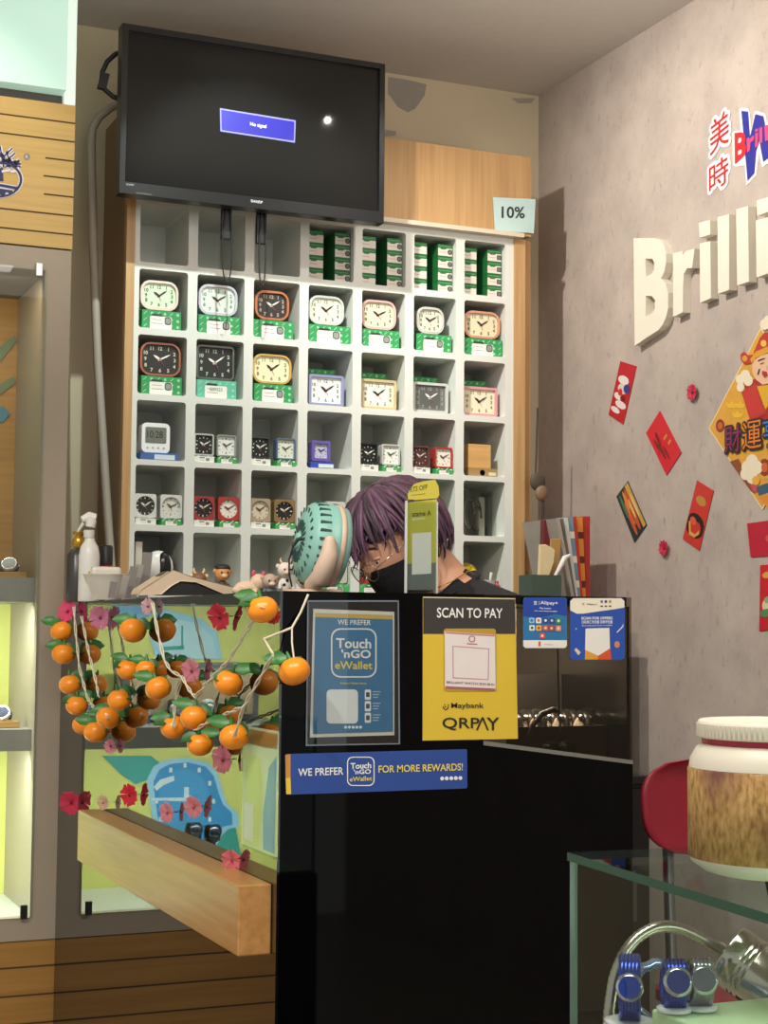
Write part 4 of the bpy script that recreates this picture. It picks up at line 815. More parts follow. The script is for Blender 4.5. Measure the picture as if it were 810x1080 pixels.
# continuous body: torso, neck, arms with hands and fingers, legs (skin modifier), head joined in
bmv = []; bme = []; bmr = []
def sv(p, r, parent=None):
    bmv.append(V(p)); bmr.append(r); i = len(bmv)-1
    if parent is not None: bme.append((parent, i))
    return i
pel = sv((1.80, 3.32, .90), (.15, .12)); sp1 = sv((1.775, 3.32, 1.03), (.14, .11), pel); sp2 = sv((1.71, 3.32, 1.14), (.16, .12), sp1); chs = sv((1.635, 3.31, 1.235), (.13, .11), sp2)
nk = sv(V((1.570, 3.305, 1.300)), (.058, .058), chs); nk2 = sv(H(-.055, 0, -.075), (.052, .052), nk); sv(H(-.01, 0, -.02), (.06, .06), nk2)
for s_ in (-1, 1):
    sh_ = sv((1.645, 3.31+s_*.17, 1.230), (.062, .06), chs); el = sv((1.56, 3.31+s_*.23, 1.00), (.045, .045), sh_); wr_ = sv((1.40, 3.31+s_*.13, .915), (.028, .026), el)
    pm = sv((1.34, 3.31+s_*.11, .91), (.036, .018), wr_)
    for q in range(4):
        o_ = (q-1.5)*.019; k1 = sv((1.30, 3.31+s_*.11+o_, .912), (.0095, .0095), pm); L = (.030, .036, .033, .026)[q]
        k2 = sv((1.30-L, 3.31+s_*.11+o_*1.1, .913), (.0085, .0085), k1); sv((1.30-L*1.75, 3.31+s_*.11+o_*1.1, .903), (.0075, .0075), k2)
    t1 = sv((1.355, 3.31+s_*.11-s_*.036, .908), (.012, .012), pm); sv((1.325, 3.31+s_*.11-s_*.052, .903), (.009, .009), t1)
    hp = sv((1.82, 3.32+s_*.09, .84), (.10, .09), pel); kn = sv((1.84, 3.32+s_*.10, .47), (.062, .062), hp); an = sv((1.90, 3.32+s_*.10, .09), (.042, .042), kn); sv((1.86, 3.32+s_*.10, .045), (.045, .04), an); sv((1.74, 3.32+s_*.105, .035), (.038, .03), len(bmv)-1)
me = bpy.data.meshes.new('body'); org = V(pe['_w']); me.from_pydata([v-org for v in bmv], bme, []); bo = bpy.data.objects.new('body', me); COL.objects.link(bo)
sk = bo.modifiers.new('skin', 'SKIN'); sk.use_smooth_shade = True
for i, r in enumerate(bmr): me.skin_vertices[0].data[i].radius = r
me.skin_vertices[0].data[0].use_root = True
sb = bo.modifiers.new('sub', 'SUBSURF'); sb.levels = 2; sb.render_levels = 2
dg = bpy.context.evaluated_depsgraph_get(); m2 = bpy.data.meshes.new_from_object(bo.evaluated_get(dg)); bpy.data.objects.remove(bo)
body = MB(); vs = [v.co+org for v in m2.vertices]
def region(c):
    if c.z < .06: return M('#2b2724', .6)
    if c.z < .92 and c.x > 1.5 : return jean
    if (c-V((1.570, 3.305, 1.300))).dot((H(-.055, 0, -.075)-V((1.570, 3.305, 1.300))).normalized()) > .005: return skin
    if c.x < 1.54 and c.z < 1.0: return skin
    return shirt
grp = {}
for p in m2.polygons:
    c = sum((vs[i] for i in p.vertices), V())/len(p.vertices); grp.setdefault(region(c), []).append(tuple(p.vertices))
o0 = 0
body.v = list(vs)
for mt, fs in grp.items():
    k = body.mi(mt)
    for f in fs: body.f.append(f); body.m.append(k); body.s.append(True)
# head with face
def headfn(p):
    f, s_, u = p
    f2, s2, u2 = f*.098, s_*.074, u*.112
    if u < 0: s2 *= 1-.30*(-u)**1.5; f2 *= (1-.10*(-u)) if f > 0 else (1-.38*(-u))
    if f > .5 and abs(s_) < .5:
        if -.30 < u < .12: f2 += .020*(1-abs(s_)/.22)*max(0, 1-abs(u+.16)/.2) if abs(s_) < .22 else 0   # nose
        if -.05 < u < .22: f2 -= .008*max(0, 1-abs(abs(s_)-.36)/.18)                                       # eye sockets
        if .15 < u < .33: f2 += .005                                                                       # brow
        if -.62 < u < -.42: f2 += .005*(1-abs(s_)/.5)                                                      # lips
    return V((f2, s2, u2))
hv = []; hf = []; n, m_ = 40, 30
for i in range(m_+1):
    th = PI*i/m_
    for k in range(n):
        a = 2*PI*k/n; q = headfn((math.sin(th)*math.cos(a), math.sin(th)*math.sin(a), math.cos(th))); hv.append(H(*q))
for i in range(m_):
    for k in range(n): hf.append((i*n+k, (i+1)*n+k, (i+1)*n+(k+1) % n, i*n+(k+1) % n))
body.add(hv, hf, skin, True)
for s_ in (-1, 1):
    c = H(-.005, s_*.072, -.012)
    body.ell(c, (.016, .007, .030), skin, HR, 10, 8)                                              # ears
    body.ell(H(.074, s_*.030, .004), (.011, .013, .009), M('#e8e0d8', .3), HR, 10, 8); body.ell(H(.0815, s_*.030, .001), (.005, .005, .005), M('#241a16', .2), HR, 8, 6)   # eyes
    body.ell(H(.0775, s_*.030, .0095), (.009, .016, .0055), skin, HR, 10, 6)                         # upper lids
    body.tube([H(.085, s_*.014, .030), H(.086, s_*.03, .037), H(.074, s_*.050, .032)], [.0025, .0035, .002], M('#4a3230', .8), 6)  # brows
body.tube([H(.086, -.022, -.060), H(.092, 0, -.058), H(.086, .022, -.060)], [.003, .005, .003], M('#b8665c', .5), 6)   # mouth
bobj = body.build('body', pe)
# hair: cap and locks
hm1 = M('#563a4c', .5, vary=.3, scale=90); hm2 = M('#6a4760', .45, vary=.25, scale=90); hm3 = M('#3a2833', .55, vary=.2, scale=90)
mb = MB()
def capfn(p):
    f, s_, u = p
    if u < -.12 and f > -.15: k = 0.90
    else: k = 1.0
    return V((f*k, s_*k, u*k if u > -.5 else u*.9))
mb.ell(H(-.012, 0, .022), (.106, .086, .108), hm3, HR, 26, 18, lambda p: V((min(p.x, .80+.2*max(0, p.z)), p.y, (p.z if p.z > -.3 else -.3+(p.z+.3)*.75) if p.x < -.1 else max(p.z, .20))))
rnd = random.Random(3)
def lock(a, L, drop, mt, r0):
    """one lock of hair falling from the crown along the head in direction a"""
    P = []; R = []; jit = rnd.uniform(-.32, .32); lift = rnd.uniform(.0, .09); curl = rnd.uniform(-.02, .13)
    for q in range(10):
        t = q/9; th = .12+t*L; aa = a+jit*t
        rad = 1.0+lift*math.sin(t*PI*.9)+.03*rnd.random()+curl*t*t
        p = V((math.sin(th)*math.cos(aa)*.112, math.sin(th)*math.sin(aa)*.092, math.cos(th)*.116))*rad
        P.append(H(-.012+p.x, p.y, .020+p.z)); R.append(max(.001, r0*(1-.75*t**2.2)*(.45+.55*min(1, t*5))))
    if drop: P.append(P[-1]+V((-.004, -.002, -drop))); R.append(.0008)
    mb.tube(P, R, mt, 6)
for q in range(190):
    a = rnd.uniform(-PI, PI); fr_ = math.cos(a)
    L = 1.22+rnd.uniform(-.18, .26) if fr_ > .30 else (1.42+rnd.uniform(-.2, .3) if fr_ > -.25 else 2.0+rnd.uniform(-.3, .25))
    lock(a, L, rnd.uniform(.0, .016), rnd.choice((hm1, hm1, hm2, hm3)), rnd.uniform(.005, .011))
mb.build('hair', pe)
# mask
mk = M('#101012', .7); mb = MB(); vs = []; nu, nv = 13, 9
for i in range(nv):
    t = i/(nv-1); u = -.022-.088*t
    for k in range(nu):
        s_ = -1+2*k/(nu-1); ang = s_*1.22; bulge = .016*math.cos(ang)*math.sin(PI*min(1, t*.9+.12)); w_ = .083-.020*t; d_ = .105-.012*t
        vs.append(H(-.010+math.cos(ang)*(d_+bulge), math.sin(ang)*w_, u+.012*(1-abs(s_))*(1-t)))
fs = [(i*nu+k, i*nu+k+1, (i+1)*nu+k+1, (i+1)*nu+k) for i in range(nv-1) for k in range(nu-1)]
mb.add(vs, fs, mk, True); mb.add([hc+(v-hc)*.97 for v in vs], [f[::-1] for f in fs], mk, True)
for s_ in (-1, 1): mb.tube([H(.028, s_*.080, -.032), H(.005, s_*.080, -.012), H(-.012, s_*.078, .006)], .0016, mk, 6); mb.tube([H(.02, s_*.066, -.095), H(-.01, s_*.074, -.06), H(-.014, s_*.078, -.02)], .0016, mk, 6)
mb.build('face_mask', pe)
# glasses
mb = MB(); wire = M('#b8a898', .2, metal=.9)
for s_ in (-1, 1):
    c = H(.112, s_*.031, -.008); mb.tube([c+SD*(.026*math.cos(a))*(1 if 1 else 0)+UD*(.021*math.sin(a))-FD*(.006*abs(math.cos(a))*(1 if math.cos(a)*s_ > 0 else 0)) for a in [2*PI*k/20 for k in range(21)]], .0012, wire, 6)
    mb.tube([H(.106, s_*.057, -.002), H(.085, s_*.077, .004), H(.02, s_*.084, .012), H(-.01, s_*.082, .008)], .0011, wire, 6)
mb.tube([H(.112, -.006, -.004), H(.116, 0, 0), H(.112, .006, -.004)], .0011, wire, 6); go = mb.build('glasses', pe)
for s_ in (-1, 1):
    c = H(.111, s_*.031, -.008); mb = MB(); mb.face([c+SD*(.025*math.cos(a))+UD*(.020*math.sin(a)) for a in [2*PI*k/20 for k in range(20)]], pane('#e2e6e2', 1.2, 1.5)); mb.build('lens', go)
# shirt: collar band and shoulders over the body
mb = MB(); ax = (H(-.055, 0, -.075)-V((1.570, 3.305, 1.300))).normalized(); mb.lathe([(.070, -.016), (.080, -.004), (.078, .006), (.072, .002)], V((1.577, 3.305, 1.293)), ax, shirt, 28); mb.build('shirt_collar', pe)
mb = MB(); cpt = V((1.573, 3.305, 1.303)); x_, y_, z_ = basis(ax); mb.tube([cpt+(x_*math.cos(a)+y_*math.sin(a))*.071+z_*.012 for a in [2*PI*k/30 for k in range(31)]], .0014, M('#c9a24a', .25, metal=1), 6); mb.build('necklace', pe)

# ================================================================== THINGS ON THE COUNTER
# desk fan
YFN = 2.80; fc = onY(331, 573, YFN); k = 1/F*(fc-EYE).dot(FW)
fan = thing('desk_fan', 'round mint green desk fan with beige stand on the counter beside the person', 'fan', (fc.x, YFN, ZT))
ax = V((-.985, .08, .13)).normalized(); mint = M('#86b9ac', .45, vary=.03); bge = M('#d3b8a2', .45, vary=.03); R_ = 45*k
x_, y_, z_ = basis(ax); slot = M('#2e4a44', .7)
prof = [(R_*.20, .030), (R_*.55, .028), (R_*.86, .020), (R_*.97, .008), (R_, -.006), (R_*.97, -.020), (R_*.985, -.021), (R_*.96, -.030)]
mb = MB(); mb.lathe(prof, fc, ax, mint, 40)
for rr, hh in ((.38, .0295), (.70, .0235)):
    for q in range(22):
        a = 2*PI*q/22; d = x_*math.cos(a)+y_*math.sin(a); t_ = y_*math.cos(a)-x_*math.sin(a); mb.obox(fc+d*R_*rr+ax*hh, d*R_*.26, t_*.0042, ax*.0014, slot)
for q in range(30):
    a = 2*PI*q/30; d = x_*math.cos(a)+y_*math.sin(a); t_ = y_*math.cos(a)-x_*math.sin(a); mb.obox(fc+d*R_*.972+ax*.001, d*.0022*2, t_*.0045, ax*.020, slot)
mb.build('fan_head', fan)
mb = MB(); mb.lathe([(R_*.965, -.0302), (R_*.985, -.034), (R_*.97, -.040), (R_*.80, -.0405)], fc, ax, bge, 40); mb.lathe([(R_*.955, -.041), (R_*.93, -.050), (R_*.55, -.058), (.0001, -.060)], fc, ax, mint, 40); mb.build('rear_guard', fan)
mb = MB(); mb.lathe([(R_*.20, .0302), (R_*.18, .035), (.0001, .036)], fc, ax, mint, 24); mb.build('hub_cap', fan)
side = (V((0, 0, 1)).cross(ax)).normalized()
if side.y > 0: side = -side
pv = fc+side*(R_*1.03)-ax*.006; mb = MB()
mb.lathe([(.010, -.006), (.0105, .004), (.006, .009), (.0001, .010)], pv, side, bge, 18)
mb.tube([pv, pv+V((-.003, 0, -.02))-ax*.003, V((pv.x-.012, pv.y+.004, ZT+.032)), V((fc.x-.010, fc.y-.016, ZT+.018))], [.012, .016, .020, .014], bge, 14)
mb.lathe([(.058, 0), (.060, .005), (.050, .010), (.0001, .012)], (fc.x, YFN, ZT+.0005), (0, 0, 1), bge, 28)
pv2 = fc-side*(R_*1.03)-ax*.006; mb.tube([pv2, V((pv2.x-.005, pv2.y, ZT+.03)), V((fc.x, fc.y+.02, ZT+.019))], [.009, .013, .016], bge, 12)
mb.build('stand', fan)
mb = MB(); L_ = [onY(x, y, YFN-.03) for x, y in ((318, 568), (314, 569))]+[onY(x, y, YFN-.02) for x, y in ((309, 577), (305, 590), (305, 606), (308, 619))]; mb.tube(L_, [.004, .004, .0018, .0018, .0018, .0018], M('#1b1b1b', .5), 6); mb.build('cord', fan)
# acrylic sign
YA = 2.58; a0 = onY(429.5, 528, YA); a1 = onY(461.5, 527, YA)
ah = thing('acrylic_sign_holder', 'clear acrylic stand with yellow insert and yellow flag in front of the person', 'sign holder', ((a0.x+a1.x)/2, YA, ZT))
zt = a0.z; G = Crop(420, 490, 5.786, 'Y', YA)
mb = MB(); mb.prism([(a0.x, YA, ZT+.001), (a1.x, YA, ZT+.001), (a1.x, YA, zt), (a0.x, YA, zt)], (0, .0015, 0), pane('#f0f3f1', 1.2, 1.5)); mb.prism([(a0.x, YA+.006, ZT+.001), (a1.x, YA+.006, ZT+.001), (a1.x, YA+.006, zt), (a0.x, YA+.006, zt)], (0, .0015, 0), pane('#f0f3f1', 1.0, 1.5))
mb.box((a0.x-.001, YA, ZT+.001), (a0.x+.0008, YA+.0075, zt), M('#d9dcd6', .15)); mb.box((a1.x-.0008, YA, ZT+.001), (a1.x+.001, YA+.0075, zt), M('#d9dcd6', .15)); mb.box((a0.x, YA-.002, ZT+.0005), (a1.x+.02, YA+.05, ZT+.0025), pane('#dfe3e0', 1.0, 1.5)); mb.build('acrylic_stand', ah)
yl_ = M('#c3bd45', .5); Gi = Crop(420, 490, 5.786, 'Y', YA+.004); mb = MB()
mb.prism(Gi.pts([(52, 232), (236, 210), (234, 765), (52, 765)]), (0, .001, 0), yl_); mb.face(Gi.pts([(53, 605), (234, 598), (233, 764), (53, 764)], .5), M('#6f7674', .5))
Gi.text(mb, 'atame A', 84, 318, 200, 310, 32, M('#3d432a', .5), .8, .01); mb.face(Gi.pts([(85, 420), (203, 412), (202, 665), (84, 672)], .8), M('#e6e6e0', .5)); mb.face(Gi.pts([(85, 330), (165, 322), (165, 333), (85, 341)], .8), M('#dadba8', .5))
mb.build('insert_card', ah)
mb = MB(); mb.prism(G.pts([(62, 212), (58, 185), (75, 145), (100, 118), (150, 102), (225, 92), (246, 130), (252, 185), (238, 205), (120, 215)], -5), (0, .001, 0), M('#cdbf48', .5)); G.text(mb, 'RTS OFF', 72, 168, 178, 150, 30, M('#4a4a2a', .5), -4, .005); mb.face(G.pts([(78, 186), (165, 176), (165, 179), (78, 189)], -4), M('#7a7a4a', .5)); mb.build('flag_card', ah)
# card terminal
YTM = 3.15; tm = thing('card_terminal', 'beige and black card payment terminal lying on the counter top behind the garland', 'card terminal', (onY(205, 620, YTM).x, YTM, ZT))
def TP(L, y): return [onY(px, py, y) for px, py in L]
mb = MB(); L_ = TP([(147, 628), (150, 621), (178, 603), (183, 602.5), (199, 607), (258, 622), (262, 627), (240, 627), (206, 614), (190, 613), (181, 618), (170, 627)], YTM); L_ = [V((v.x, v.y, max(v.z, ZT+.004))) for v in L_]; mb.prism(L_, (0, .075, 0), M('#cbb69c', .45)); mb.build('shell', tm, bevel=.002)
mb = MB(); L_ = TP([(172, 627.5), (182, 619), (190, 614.5), (206, 615.5), (238, 627.5)], YTM+.003); L_ = [V((v.x, v.y, max(v.z, ZT+.001))) for v in L_]; mb.prism(L_, (0, .068, 0), M('#1d1c1b', .5)); mb.build('underside', tm)
mb = MB(); L_ = TP([(152, 619.2), (176, 603.2), (179, 602.2), (155, 617.5)], YTM+.012); mb.prism(L_, (0, .05, 0), M('#232427', .2)); mb.build('screen', tm)
# leaflet rack: grey cards standing in a slanted row
for k, (x0, x1, yb, yt, lean) in enumerate(((114, 121, 634, 614, 3), (124, 131, 630, 607, 6), (130, 138, 628, 598, 8), (136, 144, 626, 596, 8), (146, 156, 618, 583, 5))):
    y_ = 3.42+.03*k; L_ = [onY(x0, yb, y_), onY(x1, yb, y_), onY(x1+lean, yt, y_), onY(x0+lean, yt-1, y_)]; L_[0].z = L_[1].z = ZT+.001
    tag(MB().prism(L_, (0, .003, 0), M('#a8a49c' if k % 2 else '#8f8a84', .3, metal=.3)).build('price_tag_card'), 'grey card standing in a slanted row beside the terminal, %s from the left' % ORD[k], 'card', 'slanted row of grey cards')
# bowl
bo_ = onY(112, 640, 3.62); r_ = .052
bw = thing('white_bowl', 'white plastic bowl at the far end of the counter top', 'bowl', (bo_.x+.012, 3.66, ZT))
MB().lathe([(.030, .0), (.036, .012), (.050, .040), (.056, .056), (.058, .058), (.053, .056), (.034, .014), (.0001, .008)], (bo_.x+.012, 3.66, ZT+.001), (0, 0, 1), M('#c9c4b8', .35), 26).build('bowl_body', bw)
MB().box((bo_.x-.015, 3.70, ZT+.045), (bo_.x+.055, 3.73, ZT+.078), M('#d6d0c2', .4)).build('tray_insert', bw, bevel=.008)
# bottles in the gap
YBt = 3.98
p = onY(93, 640, YBt); sbt = thing('spray_bottle', 'white spray bottle with a round yellow label behind the counter top', 'spray bottle', (p.x, YBt, ZT))
k = (p-EYE).dot(FW)/F; zz = lambda py: onY(93, py, YBt).z
MB().lathe([(.0245, 0), (.026, .004), (.026, zz(581)-ZT-.012), (.022, zz(577)-ZT), (.013, zz(571)-ZT), (.012, zz(568)-ZT)], (p.x, YBt, ZT+.001), (0, 0, 1), M('#dcdad2', .35), 24).build('bottle_body', sbt)
mb = MB(); mb.lathe([(.013, 0), (.0135, zz(560)-zz(568))], (p.x-.002, YBt, zz(568)+.002), (0, 0, 1), M('#d8d5cc', .4), 16)
a = onY(95, 556, YBt); b = onY(100, 547, YBt); c = onY(92, 544, YBt); d = onY(84, 552, YBt); mb.tube([a, onY(96, 551, YBt), onY(93, 546, YBt)], [.012, .014, .012], M('#e2dfd7', .35), 12); mb.tube([b, onY(94, 545, YBt), onY(86, 548, YBt)], [.013, .013, .008], M('#e2dfd7', .35), 12); mb.tube([onY(88, 552, YBt), onY(85, 556, YBt), onY(82, 561, YBt)], [.005, .004, .003], M('#d2cfc6', .4), 8); mb.build('trigger_head', sbt)
mb = MB(); q = onY(98.5, 608, YBt-.0265); mb.prism([V((q.x+a_, YBt-.0275, q.z+b_)) for a_, b_ in circ(0, 0, .0165, 20)], (0, .0008, 0), M('#c79a3c', .5)); mb.face([V((q.x+a_, YBt-.028, q.z+b_)) for a_, b_ in circ(0, 0, .009, 16)], M('#a87a34', .5)); mb.build('round_label', sbt)
p = onY(80, 640, 4.02); db = thing('dark_bottle', 'dark bottle with gold pump top beside the white spray bottle', 'bottle', (p.x, 4.02, ZT))
MB().lathe([(.024, 0), (.025, .004), (.025, .115), (.016, .128), (.012, .132)], (p.x, 4.02, ZT+.001), (0, 0, 1), M('#3a3836', .3), 22).build('bottle_body', db); MB().lathe([(.010, 0), (.014, .004), (.016, .02), (.008, .03), (.014, .034), (.014, .042)], (p.x+.003, 4.02, ZT+.134), (0, 0, 1), M('#b8902c', .25, metal=.6), 18).build('pump_top', db)
p = onY(110, 640, 4.06); rb_ = thing('red_can', 'red can with black cap between spray bottle and conduit pipe', 'can', (p.x, 4.06, ZT))
MB().lathe([(.021, 0), (.022, .003), (.022, .088), (.018, .094)], (p.x, 4.06, ZT+.001), (0, 0, 1), M('#8f2028', .4), 20).build('can_body', rb_); MB().lathe([(.019, 0), (.019, .045), (.015, .05)], (p.x, 4.06, ZT+.0955), (0, 0, 1), M('#232120', .5), 18).build('cap', rb_)
p = onY(113, 640, 3.86); tag(MB().lathe([(.018, 0), (.021, .05), (.019, .05), (.016, .003)], (p.x+.012, 3.86, ZT+.001), (0, 0, 1), M('#d0cbbf', .4), 18).build('white_cup'), 'small white cup beside the spray bottle', 'cup')
# figurines
def fig(name, label, px, Y, cols, kind):
    p = onY(px, 622, Y); t = thing(name, label, 'figurine', (p.x, Y, ZT), 'figurines on the counter top'); x, z = p.x, ZT+.001; sc = (p-EYE).dot(FW)/F
    bc, hc_, ex = [M(c, .5) for c in cols]; hz = {'deer': 15, 'monkey': 22, 'piglet': 11, 'mouse': 12, 'cow': 24}[kind]*sc
    hr = 8.5*sc
    MB().ell((x, Y, z+hz*.42), (hr*.85, hr*.8, hz*.42), bc, n=16, m=10).build('torso', t)
    mb = MB(); c = V((x, Y-.004, z+hz+hr*.45)); mb.ell(c, (hr, hr*.9, hr*.95), hc_, n=18, m=12)
    for s_ in (-1, 1): mb.ell(c+V((s_*hr*.4, -hr*.85, hr*.05)), (hr*.12, hr*.1, hr*.14), M('#1c1815', .3), n=8, m=6)
    mb.ell(c+V((0, -hr*.8, -hr*.35)), (hr*.42, hr*.25, hr*.28), M('#e8cdb2' if kind != 'monkey' else '#d9b48c', .5), n=10, m=8); mb.build('head', t)
    for s_ in (-1, 1):
        MB().ell(c+V((s_*hr*.98, .0, hr*(.25 if kind in ('monkey',) else .45))), (hr*.30, hr*.16, hr*.30), hc_ if kind != 'deer' else ex, n=10, m=8).build('ear', t)
        MB().tube([V((x+s_*hr*.6, Y-.004, z+hz*.62)), V((x+s_*hr*.95, Y-.014, z+hz*.3))], [hr*.25, hr*.2], bc, 8).build('arm', t)
        MB().ell((x+s_*hr*.5, Y-.016, z+hr*.2), (hr*.35, hr*.45, hr*.2), bc, n=10, m=6).build('foot', t)
        if kind in ('deer', 'cow'): MB().tube([c+V((s_*hr*.45, 0, hr*.8)), c+V((s_*hr*.7, 0, hr*1.2)), c+V((s_*hr*.6, 0, hr*1.5))], [hr*.16, hr*.13, hr*.04], ex, 8).build('horn', t)
    if kind == 'monkey': MB().ell(c+V((0, .002, hr*.62)), (hr*1.02, hr*.95, hr*.55), ex, n=16, m=8).build('cap', t)
    if kind == 'cow':
        for a_, b_ in ((-.3, .5), (.4, .25), (.1, .7)): MB().ell((x+a_*hr, Y-hr*.72, z+hz*b_), (hr*.22, hr*.14, hr*.2), M('#1d1b1a', .5), n=8, m=6).build('patch', t)
fig('deer_figurine', 'small brown horned figurine beside the card terminal', 209, 3.25, ('#6a4630', '#7a5236', '#d8c08a'), 'deer')
fig('monkey_figurine', 'dark brown figurine with tan face and black cap on the counter top', 234, 3.2, ('#4a3428', '#c08a54', '#1f1b1c'), 'monkey')
fig('mouse_figurine', 'small grey blue figurine left of the cow figurine', 284, 3.0, ('#5d6670', '#b9a08c', '#8a8f94'), 'mouse')
fig('cow_figurine', 'white cow figurine with black patches beside the fan', 300, 2.98, ('#e4ddd0', '#e6d6c6', '#d8b890'), 'cow')
# pink pig-like figure lying
p = onY(263, 622, 3.08); t = thing('piglet_figurine', 'cream piglet figurine with pink trim lying beside the dark brown figurine', 'figurine', (p.x, 3.08, ZT), 'figurines on the counter top'); k = (p-EYE).dot(FW)/F; cr_ = M('#d9bca0', .5); pk_ = M('#b84a5c', .5)
MB().ell((p.x-.002, 3.08, ZT+9*k), (16*k, 9*k, 9*k), cr_, n=18, m=12).build('torso', t); MB().ell((p.x+9*k, 3.075, ZT+16*k), (9*k, 8*k, 9*k), cr_, n=16, m=10).build('head', t)
MB().ell((p.x-14*k, 3.07, ZT+7*k), (7*k, 5*k, 5*k), cr_, n=12, m=8).build('leg', t); MB().ell((p.x+4*k, 3.068, ZT+5*k), (5*k, 5*k, 5*k), cr_, n=12, m=8).build('leg', t)
for s_ in (0, 1): MB().ell((p.x+(4+11*s_)*k, 3.076, ZT+(25-s_)*k), (3*k, 2*k, 4*k), pk_, n=10, m=8).build('ear', t)
MB().ell((p.x+17*k, 3.07, ZT+11*k), (3.5*k, 4*k, 5*k), pk_, n=10, m=8).build('scarf', t)

# ================================================================== RIGHT BACK CORNER
sc_ = thing('side_cabinet', 'dark side cabinet in the back right corner carrying catalogues and a pen box', 'cabinet', (2.32, 4.27, 0)); zc = 1.245
MB().box((2.12, 4.11, .0), (2.53, 4.44, zc-.02), M('#3a332c', .5)).build('cabinet_body', sc_, bevel=.003); MB().box((2.11, 4.10, zc-.0195), (2.535, 4.445, zc), M('#4a4138', .4)).build('cabinet_top', sc_, bevel=.002)
for x in (2.125, 2.33): 
    d_ = MB().box((x, 4.094, .05), (x+.198, 4.1095, zc-.04), M('#42392f', .5)).build('door', sc_); MB().box((x+.09, 4.086, .70), (x+.1, 4.0935, .80), M('#8a8680', .3, metal=.8)).build('handle', d_)
YG = 4.13; a = onY(561, 606, YG); b = onY(592, 606, YG); zt = a.z
gb = thing('pen_box', 'dark green open box of brushes and tools in the back right corner', 'box', ((a.x+b.x)/2, YG+.04, zc+.0005)); gr_ = M('#3f5248', .5)
mb = MB(); x0, x1, y0, y1 = a.x, b.x, YG, YG+.08; mb.box((x0, y0, zc+.001), (x1, y0+.003, zt), gr_); mb.box((x0, y1-.003, zc+.001), (x1, y1, zt), gr_); mb.box((x0, y0+.003, zc+.001), (x0+.003, y1-.003, zt), gr_); mb.box((x1-.003, y0+.003, zc+.001), (x1, y1-.003, zt), gr_); mb.box((x0+.003, y0+.003, zc+.001), (x1-.003, y1-.003, zc+.004), gr_); mb.build('box_shell', gb)
K = Crop(540, 500, 7.364, 'Y', YG+.03)
def prop(name, label, cat, L, col, y=YG+.03, d=.012, grp=None):
    kk = Crop(540, 500, 7.364, 'Y', y); o = MB().prism(kk.pts(L), (0, d, 0), M(col, .5)).build(name, bevel=.002); return tag(o, label, cat, grp)
prop('cream_pouch', 'cream folded pouch standing in the green box', 'pouch', [(208, 830), (220, 548), (260, 545), (310, 570), (335, 590), (325, 690), (290, 790), (285, 830)], '#d8c79a', YG+.02)
prop('tan_card', 'tan card standing behind the cream pouch', 'card', [(275, 830), (300, 505), (385, 500), (372, 640), (340, 830)], '#a8854c', YG+.045, .004)
o = MB(); o.tube([onY(540+330/7.364, 500+800/7.364, YG+.018), onY(540+385/7.364, 500+700/7.364, YG+.016), onY(540+410/7.364, 500+650/7.364, YG+.014), onY(540+452/7.364, 500+628/7.364, YG+.012)], [.004, .008, .008, .004], M('#d9d6d2', .35), 10); tag(o.build('white_brush_handle'), 'white curved handle leaning out of the green box', 'brush')
prop('red_notebook', 'dark red notebook behind the tan card in the corner', 'book', [(232, 840), (245, 355), (335, 345), (385, 500), (340, 840)], '#6a2428', YG+.11, .02)
# hanging bag / tools at the wall corner
K2 = 4.44
mb = MB(); P = [onY(570, 500, 4.462), onY(572, 512, 4.462), onY(574, 520, 4.462)]; mb.ell(onY(571, 520, 4.455), (.022, .012, .026), M('#7a6248', .6), n=14, m=10); mb.ell(onY(567, 508, 4.46), (.028, .012, .030), M('#4a3f34', .7), n=14, m=10); mb.tube([onY(573, 522, 4.455), onY(572.5, 548, 4.455)], .004, M('#2f2a25', .6), 8); mb.tube([onY(565, 500, 4.462), onY(567, 430, 4.462)], .003, M('#3a332b', .6), 6)
tag(mb.build('hanging_pouch'), 'brown leather pouch hanging from a cord at the right side of the cubby shelf', 'pouch')
for k, (u0, u1, v0, v1, u2, u3, col, nm) in enumerate(((340, 372, 345, 940, 488, 510, '#9d958a', 'grey'), (378, 400, 345, 940, 502, 520, '#6a655e', 'dark grey'), (396, 432, 338, 940, 512, 530, '#cfd0c8', 'white'), (432, 472, 332, 940, 528, 546, '#6f93a3', 'blue and white'), (474, 500, 330, 940, 545, 560, '#c9392c', 'red'), (502, 548, 335, 940, 560, 580, '#d98a34', 'orange'), (550, 606, 328, 940, 582, 606, '#b0302a', 'dark red'))):
    y = 4.18+.012*k; kk = Crop(540, 500, 7.364, 'Y', y); L_ = kk.pts([(u0, v0), (u1, v0), (u3, v1), (u2, v1)]); L_[2].z = L_[3].z = zc+.002
    mb = MB(); mb.prism(L_, (0, .21, 0), M(col, .5, vary=.1)); c_ = [p_+V((0, -.0004, 0)) for p_ in L_]
    for q in range(3 if k in (3, 5) else 0): a_ = c_[0].lerp(c_[3], .15+.25*q); b_ = c_[1].lerp(c_[2], .15+.25*q); a2 = c_[0].lerp(c_[3], .22+.25*q); b2 = c_[1].lerp(c_[2], .22+.25*q); mb.face([a_, b_, b2, a2], M('#e6dfca' if k == 3 else '#5a2a1c', .5))
    tag(mb.build('catalogue'), '%s spined catalogue leaning in the back right corner, %s from the left' % (nm, ORD[k]), 'book', 'catalogues in the corner')
